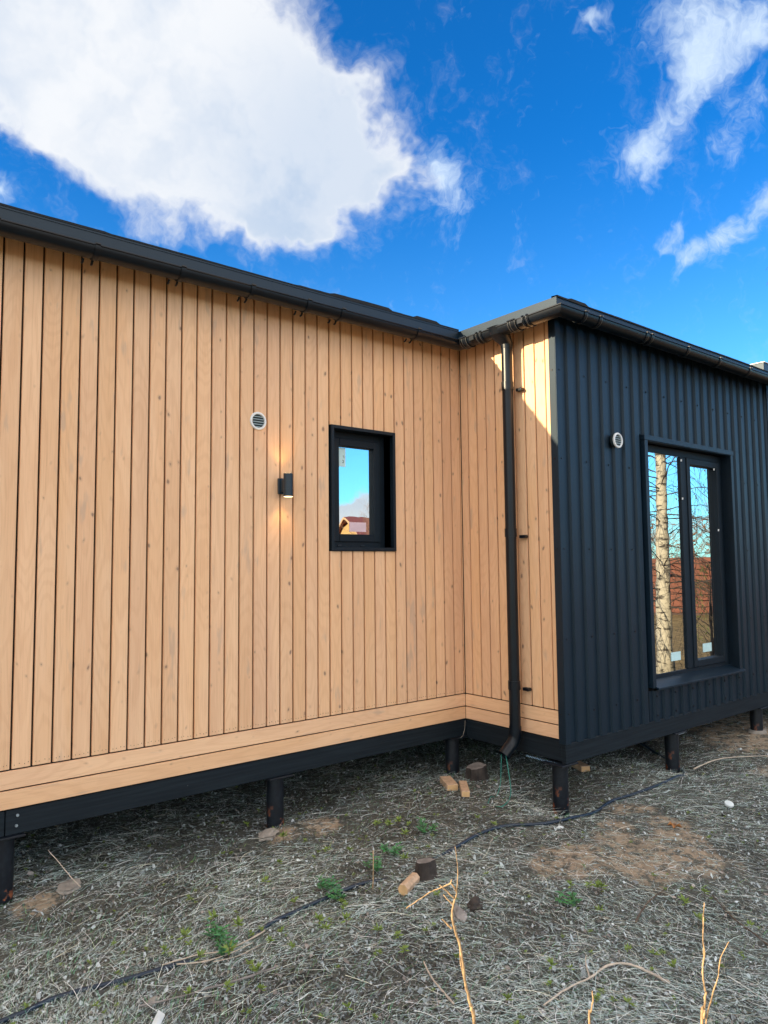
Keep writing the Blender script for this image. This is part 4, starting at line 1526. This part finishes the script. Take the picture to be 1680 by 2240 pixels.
# broken root pieces near the tall twig
def lump(name, label, x, y, sx, sy, sz, mt, seed, rot=0.0, tilt=0.0):
    rr = random.Random(seed)
    bm = bmesh.new()
    bmesh.ops.create_icosphere(bm, subdivisions=3, radius=1.0)
    for v in bm.verts:
        n = v.co.normalized()
        k = 1 + 0.16 * math.sin(5 * n.x + seed) * math.cos(4 * n.y - seed) + 0.12 * math.sin(9 * n.z + 2 * seed) + rr.uniform(-0.05, 0.05)
        v.co = Vector((n.x * sx, n.y * sy, n.z * sz)) * k
    me = bpy.data.meshes.new(name)
    bm.to_mesh(me)
    bm.free()
    me.materials.append(M[mt])
    o = link(name, me, None, (x, y, gh(x, y) + sz * 0.35), (tilt, 0, rot))
    tag(o, label, 'root' if 'root' in name else 'stone')
    return o


lump('root_piece', 'dark brown broken root piece right behind the tall golden twig', -1.752, -1.80, 0.050, 0.038, 0.044, 'bark', 3, 0.4)
lump('root_piece', 'grey weathered root piece leaning left of the dark brown one', -1.868, -1.800, 0.030, 0.062, 0.028, 'ash', 5, -0.4, 0.25)
lump('field_stone', 'flat bluish stone half buried near the bottom left corner', -3.33, -1.36, 0.040, 0.022, 0.014, 'stone', 6, 0.5)
lump('field_stone', 'grey lump of concrete spilled beside the leftmost pile', -3.33, -0.05, 0.085, 0.06, 0.022, 'concrete', 8, 0.9)
lump('field_stone', 'grey lump of concrete spilled against the second pile from the left', -2.02, -0.08, 0.085, 0.055, 0.030, 'concrete', 9, 0.3)
lump('field_stone', 'small whitish stone lying between the corner pile and the hose', -0.43, -1.335, 0.026, 0.012, 0.010, 'paper', 12, -0.6)

cp = thing('bottle_cap', 'small round white plastic cap lying in the grass at right', 'cap', (0.985, -1.83, gh(0.985, -1.83) + 0.018), 0)
cp.rotation_euler = (0.35, -0.2, 0)
MB().tube([(0, 0, 0), (0, 0, 0.012), (0, 0, 0.016)], [0.034, 0.034, 0.030], 20).build('lid_top', M['paper'], cp)
ss = MB().add([(-3.44, -1.585, 0.018), (-3.425, -1.62, 0.012), (-3.335, -1.515, 0.022), (-3.350, -1.480, 0.030), (-3.385, -1.555, 0.026)], [(0, 1, 4), (1, 2, 4), (2, 3, 4), (3, 0, 4)])
ss.add([(-3.44, -1.585, 0.014), (-3.425, -1.62, 0.009), (-3.335, -1.515, 0.018), (-3.350, -1.480, 0.026), (-3.385, -1.555, 0.022)], [(1, 0, 4), (2, 1, 4), (3, 2, 4), (0, 3, 4)])
o = ss.build('plastic_scrap', M['paper'])
o.location = (0, 0, gh(-3.38, -1.55) + 0.008)
tag(o, 'long narrow white scrap lying in the litter at the bottom left', 'scrap')
# orange leaf, curled
ol = MB()
for s in range(4):
    a = s * 1.5
    ol.add([(0.185 + 0.0, -1.84, 0.015), (0.185 + 0.035 * math.cos(a), -1.84 + 0.035 * math.sin(a), 0.035), (0.185 + 0.05 * math.cos(a + 0.5), -1.84 + 0.05 * math.sin(a + 0.5), 0.012), (0.185 + 0.03 * math.cos(a + 1.1), -1.84 + 0.03 * math.sin(a + 1.1), 0.030)], [(0, 1, 2), (0, 2, 3), (2, 1, 0), (3, 2, 0)])
o = ol.build('dead_leaf', M['orange_leaf'])
o.location = (0, 0, gh(0.185, -1.84))
tag(o, 'curled orange dead leaf lying above the sandy patch', 'leaf')

# ------------------------------------------------------------------ standing twigs in the sun
def twig(name, label, stems, cat='twig', mt='twig'):
    b = MB()
    for pts, r0, r1 in stems:
        sp_ = [q + Vector((random.uniform(-1, 1), random.uniform(-1, 1), random.uniform(-1, 1))) * 0.28 * r1 for q in smooth_path(pts, 5)]
        n = len(sp_)
        b.tube(sp_, [(r0 + (r1 - r0) * i / (n - 1)) * (1 + random.uniform(-0.16, 0.22)) for i in range(n)], 7)
    o = b.build(name, M[mt], smooth=True)
    tag(o, label, cat)
    return o


T1 = [(-3.547, -3.512, 1.298), (-3.541, -3.512, 1.253), (-3.541, -3.509, 1.216), (-3.541, -3.507, 1.2), (-3.546, -3.501, 1.175), (-3.545, -3.499, 1.147), (-3.541, -3.501, 1.129), (-3.532, -3.505, 1.097), (-3.52, -3.507, 1.023), (-3.51, -3.511, 0.977), (-3.501, -3.514, 0.921), (-3.48, -3.52, 0.6), (-3.47, -3.53, 0.3), (-3.46, -3.53, -0.02)]
side = [(-3.619, -3.442, 1.174), (-3.597, -3.462, 1.194), (-3.58, -3.477, 1.208), (-3.562, -3.492, 1.217), (-3.552, -3.501, 1.223), (-3.546, -3.505, 1.217), (-3.541, -3.508, 1.205)]
twig('golden_twig', 'tall golden bare twig with a bent side branch standing in front of the yard centre',
     [(T1[:4], 0.0007, 0.0012), (T1[3:10], 0.0018, 0.0030), (T1[9:], 0.0030, 0.007),
      ([T1[7], (-3.5290, -3.504, 1.06), T1[8]], 0.0008, 0.0016),
      (side, 0.0009, 0.0018), ([(-3.568, -3.487, 1.22), (-3.562, -3.492, 1.214), (-3.545, -3.504, 1.194)], 0.0011, 0.002),
      ([(-3.562, -3.491, 1.201), (-3.546, -3.502, 1.18)], 0.0009, 0.0016), ([(-3.562, -3.486, 1.152), (-3.554, -3.492, 1.142), (-3.546, -3.497, 1.132)], 0.0010, 0.0022),
      ([(-3.549, -3.503, 1.231), (-3.552, -3.501, 1.223)], 0.0010, 0.0014), ([(-3.536, -3.498, 1.136), (-3.539, -3.501, 1.122)], 0.0012, 0.002)])
T2 = [(-3.05, -3.766, 1.132), (-3.051, -3.763, 1.102), (-3.049, -3.759, 1.048), (-3.046, -3.76, 1.024), (-3.048, -3.756, 0.999), (-3.046, -3.754, 0.969), (-3.041, -3.756, 0.94), (-3.042, -3.753, 0.91), (-3.043, -3.746, 0.851), (-3.045, -3.74, 0.4), (-3.05, -3.74, -0.02)]
T3 = [(-3.005, -3.794, 1.047), (-3.018, -3.781, 1.013), (-3.022, -3.774, 0.969), (-3.03, -3.764, 0.93), (-3.038, -3.751, 0.861), (-3.042, -3.744, 0.70)]
twig('golden_twig', 'forked golden bare twig with two long shoots at the bottom right',
     [(T2[:2], 0.0008, 0.0012), (T2[1:7], 0.0012, 0.0021), (T2[6:], 0.0022, 0.004), (T3, 0.0008, 0.0022),
      ([(-3.044, -3.757, 1.030), (-3.0455, -3.7585, 1.018)], 0.0018, 0.0022), ([(-3.0475, -3.755, 0.905), (-3.045, -3.752, 0.885)], 0.002, 0.0026)])
twig('golden_twig', 'short thin golden twig poking up at the bottom edge left of the forked one',
     [([(-3.232, -3.603, 0.945), (-3.23, -3.602, 0.923), (-3.232, -3.598, 0.898), (-3.233, -3.594, 0.854), (-3.23, -3.59, 0.4), (-3.23, -3.59, -0.02)], 0.0011, 0.003)])
twig('dry_stick', 'thin reddish stick standing upright left of the split firewood piece',
     [([(-1.94, -1.16, 0.20), (-1.965, -1.19, 0.10), (-1.985, -1.21, gh(-1.985, -1.21) - 0.01)], 0.0026, 0.004)], 'stick')
F1 = [(-2.152, -2.576), (-1.977, -2.558), (-1.831, -2.57), (-1.683, -2.563), (-1.584, -2.617), (-1.566, -2.698), (-1.555, -2.79)]
twig('fallen_branch', 'pale curved fallen branch lying in the litter at the lower right',
     [([(x, y, gh(x, y) + 0.024) for x, y in F1], 0.003, 0.0065), ([(-1.831, -2.57, gh(-1.83, -2.57) + 0.026), (-1.76, -2.50, gh(-1.76, -2.50) + 0.034), (-1.70, -2.46, gh(-1.70, -2.46) + 0.03)], 0.004, 0.0015)], 'branch', 'stalk')
F2 = [(-3.20, -1.02), (-3.05, -1.05), (-2.93, -1.10), (-2.80, -1.10), (-2.68, -1.08)]
twig('fallen_branch', 'pale flattened reed stalk lying across the litter above the hose at left',
     [([(x, y - 0.12, gh(x, y) + 0.026) for x, y in F2], 0.002, 0.0045), ([(x - 0.10 + 0.1 * (y + 1.1), y - 0.15 - 0.12 * (x + 2.9), gh(x, y) + 0.022) for x, y in F2[1:]], 0.0035, 0.0018), ([(x + 0.05, y - 0.20 + 0.16 * (x + 2.9), gh(x, y) + 0.022) for x, y in F2[1:4]], 0.0025, 0.0012)], 'branch', 'stalk')
F3 = [(-3.40, -1.38), (-3.25, -1.42), (-3.08, -1.46), (-2.93, -1.50), (-2.80, -1.52)]
twig('fallen_branch', 'thin brown branch lying straight across the litter below the hose at bottom left',
     [([(x, y, gh(x, y) + 0.020) for x, y in F3], 0.0035, 0.005)], 'branch', 'ash')
F4 = [(-3.42, 0.05, 0.21), (-3.37, -0.01, 0.14), (-3.33, -0.08, 0.08), (-3.29, -0.15, 0.03)]
twig('dry_stick', 'thin curved white stick leaning beside the leftmost pile', [(F4, 0.0018, 0.003)], 'stick', 'stalk')
F5 = [(1.72, -1.16), (1.95, -1.2), (2.2, -1.22), (2.5, -1.3), (2.75, -1.42)]
twig('fallen_branch', 'pale bent stalk lying beyond the second pile of the dark wing',
     [([(x, y, gh(x, y) + 0.03 + 0.02 * math.sin(x * 4)) for x, y in F5], 0.006, 0.003)], 'branch', 'stalk')
for i, (x, y, a, L, lb_) in enumerate([(-0.95, -2.35, 0.2, 0.5, 'dark thin branch lying below the sandy patch'), (-0.75, -2.75, 1.0, 0.6, 'dark branch lying at the right edge beyond the forked twig'), (-2.35, -2.15, 1.2, 0.35, 'pale straight stick lying left of the tall golden twig')]):
    pts = [(x + L * (t - 0.5) * math.cos(a), y + L * (t - 0.5) * math.sin(a) + 0.03 * math.sin(3 * t), 0) for t in (0, 0.3, 0.6, 1)]
    twig('fallen_branch', lb_, [([(p, q, gh(p, q) + 0.02) for p, q, _ in pts], 0.005, 0.003)], 'branch', 'dark_twig' if i < 2 else 'stalk')

# ------------------------------------------------------------------ what the windows mirror
def limb(b, p, d, L, r, depth, rr, droop=0.0, kids=5, n=4):
    pts = [Vector(p)]
    d = Vector(d).normalized()
    for i in range(n):
        d = (d + Vector((rr.uniform(-.22, .22), rr.uniform(-.22, .22), rr.uniform(-.15, .15) - droop))).normalized()
        pts.append(pts[-1] + d * L / n)
    b.tube(pts, [max(0.0015, r * (1 - 0.8 * i / n)) for i in range(n + 1)], 4 if r < 0.02 else 6, caps=False)
    if depth > 0:
        for k in range(kids):
            t = rr.uniform(0.25, 1.0)
            i = min(n - 1, int(t * n))
            q = pts[i].lerp(pts[i + 1], t * n - i)
            dd = (d + Vector((rr.uniform(-1, 1), rr.uniform(-1, 1), rr.uniform(-.4, .5)))).normalized()
            limb(b, q, dd, L * rr.uniform(0.4, 0.7), r * 0.5, depth - 1, rr, droop * 1.6, kids, 3)


def birch(x, y, H, r, label, seed):
    rr = random.Random(seed)
    t = thing('birch_tree', label, 'tree', (x, y, 0))
    pts, rad = [], []
    for i in range(15):
        z = H * i / 14
        pts.append((0.10 * math.sin(z * 0.8 + seed), 0.10 * math.sin(z * 0.6), z - 0.05))
        rad.append(r * (1 - 0.85 * i / 14) * rr.uniform(0.92, 1.08) * (1.25 if i == 0 else 1))
    MB().tube(pts, rad, 14).build('trunk', M['birch'], t, smooth=True)
    b = MB()
    for k in range(95):
        z = rr.uniform(0.6, H * 0.95)
        i = min(13, int(z / H * 14))
        p = Vector(pts[i])
        p.z = z
        a = rr.uniform(0, 6.28)
        limb(b, p, (math.cos(a), math.sin(a), rr.uniform(0.0, 0.8)), rr.uniform(0.7, 2.2), 0.010, 2, rr, 0.14, 5)
    b.build('branches', M['bark'], t)
    return t


birch(5.75, -3.42, 8.5, 0.125, 'birch with white bark and thin bare branches, mirrored in the tall window', 3)


def bare_tree(x, y, H, seed, label, grp):
    rr = random.Random(seed)
    t = thing('bare_tree', label, 'tree', (x, y, 0), 0, grp)
    MB().tube([(0, 0, 0), (0.05, 0.02, H * 0.5), (0, 0, H)], [0.07, 0.04, 0.012], 7).build('trunk', M['bush'], t, smooth=True)
    b = MB()
    for k in range(24):
        z = rr.uniform(H * 0.2, H)
        a = rr.uniform(0, 6.28)
        limb(b, (0, 0, z), (math.cos(a), math.sin(a), rr.uniform(0.4, 1.3)), rr.uniform(0.8, 1.8), 0.016, 2, rr, -0.02, 5, 3)
    b.build('branches', M['bush'], t)
    return t


# fence of wide red brown boards on dark posts
fd = Vector((0.52, 0.85, 0)).normalized()
FA = Vector((19.3, -10.45, 0)) - fd * 14
fen = thing('plank_fence', 'red brown fence of wide level boards in full sun, mirrored in the tall window', 'fence', FA, math.atan2(fd.y, fd.x))
NB = 9
for s in range(12):
    MB().box(s * 2.4 - 0.04, s * 2.4 + 0.04, -0.02, 0.07, 0, 2.0).build('post', M['post'], fen)
bm_ = MB().box(0.0, 2.39, -0.0, 0.025, 0, 0.185)
bme = bpy.data.meshes.new('board')
bme.from_pydata([tuple(v) for v in bm_.v], [], bm_.f)
bme.materials.append(M['fence'])
for s in range(11):
    for k in range(NB):
        link('board', bme, fen, (s * 2.4 + 0.005, 0.075, 0.10 + k * 0.212))
MB().box(0, 26.4, -0.01, 0.02, 0.0, 2.0).build('fence_backing', M['post'], fen)

for i in range(24):
    q = FA + fd * (i * 1.15) + Vector((fd.y, -fd.x, 0)) * random.uniform(3, 14)
    bare_tree(q.x, q.y, random.uniform(2.6, 4.6), 40 + i, 'bare brown tree beyond the red brown fence, seen in the tall window', 'bare trees beyond the fence')


def small_pine(x, y, H, seed, label):
    rr = random.Random(seed)
    t = thing('young_pine', label, 'tree', (x, y, 0))
    MB().tube([(0, 0, 0), (0, 0, H)], [0.04, 0.008], 7).build('trunk', M['bark'], t)
    b = MB()
    for k in range(60):
        z = rr.uniform(0.1, 1.0) * H
        a = rr.uniform(0, 6.28)
        L = (1.05 - z / H) * 0.42 * H + 0.1
        d = Vector((math.cos(a), math.sin(a), 0.35)).normalized()
        for q in range(26):
            p = Vector((0, 0, z)) + d * L * rr.uniform(0.15, 1.0)
            e = Vector((rr.uniform(-1, 1), rr.uniform(-1, 1), rr.uniform(-.3, 1))).normalized() * rr.uniform(0.05, 0.11)
            s_ = e.cross(Vector((0, 0, 1))).normalized() * 0.006
            b.add([p - s_, p + s_, p + e], [(0, 1, 2)])
    b.build('needles', M['needles'], t)


small_pine(8.75, -4.15, 1.75, 5, 'small bushy young pine right of the birch, mirrored in the tall window')

# house with a red roof, mirrored in the small window
gh_ = thing('gabled_house', 'distant house with ochre gable and dark red roof, mirrored in the small window', 'house', (39.2, -55.4, 0))
gh_.rotation_euler = (0, 0, 0.02)
Hh, HW, LEN, EA = 6.75, 3.4, 11.0, 3.95
g = MB()
g.add([(0, -HW, 0), (0, HW, 0), (0, HW, EA), (0, 0, Hh - 0.35), (0, -HW, EA), (LEN, -HW, 0), (LEN, HW, 0), (LEN, HW, EA), (LEN, 0, Hh - 0.35), (LEN, -HW, EA)],
      [(0, 1, 2, 3, 4), (9, 8, 7, 6, 5), (0, 4, 9, 5), (1, 6, 7, 2)])
g.build('wall', M['plaster'], gh_)
sl_ = (Hh - EA) / (HW + 0.1)
rfm = MB()
for s in (-1, 1):
    rfm.add([(-0.55, 0, Hh), (LEN + 0.5, 0, Hh), (LEN + 0.5, s * (HW + 0.6), Hh - sl_ * (HW + 0.6)), (-0.55, s * (HW + 0.6), Hh - sl_ * (HW + 0.6)),
             (-0.55, 0, Hh - 0.16), (LEN + 0.5, 0, Hh - 0.16), (LEN + 0.5, s * (HW + 0.6), Hh - sl_ * (HW + 0.6) - 0.16), (-0.55, s * (HW + 0.6), Hh - sl_ * (HW + 0.6) - 0.16)],
            [(0, 1, 2, 3), (7, 6, 5, 4), (0, 3, 7, 4), (1, 5, 6, 2), (3, 2, 6, 7)])
rfm.build('roof', M['redroof'], gh_)
bb = MB()
for s in (-1, 1):
    bb.add([(-0.60, 0, Hh - 0.02), (-0.60, s * (HW + 0.6), Hh - sl_ * (HW + 0.6) - 0.02), (-0.60, s * (HW + 0.6), Hh - sl_ * (HW + 0.6) - 0.30), (-0.60, 0, Hh - 0.32),
            (-0.56, 0, Hh - 0.02), (-0.56, s * (HW + 0.6), Hh - sl_ * (HW + 0.6) - 0.02), (-0.56, s * (HW + 0.6), Hh - sl_ * (HW + 0.6) - 0.30), (-0.56, 0, Hh - 0.32)],
           [(0, 1, 2, 3), (7, 6, 5, 4), (0, 4, 5, 1), (3, 2, 6, 7)])
bb.build('barge_board', M['barge'], gh_)
for yy in (-1.0, 1.0):
    wn = MB().box(-0.04, 0.02, yy - 0.5, yy + 0.5, 1.2, 2.6).build('window', M['white'], gh_)
    MB().box(-0.06, -0.045, yy - 0.42, yy + 0.42, 1.28, 2.52).build('pane', M['frame'], wn)
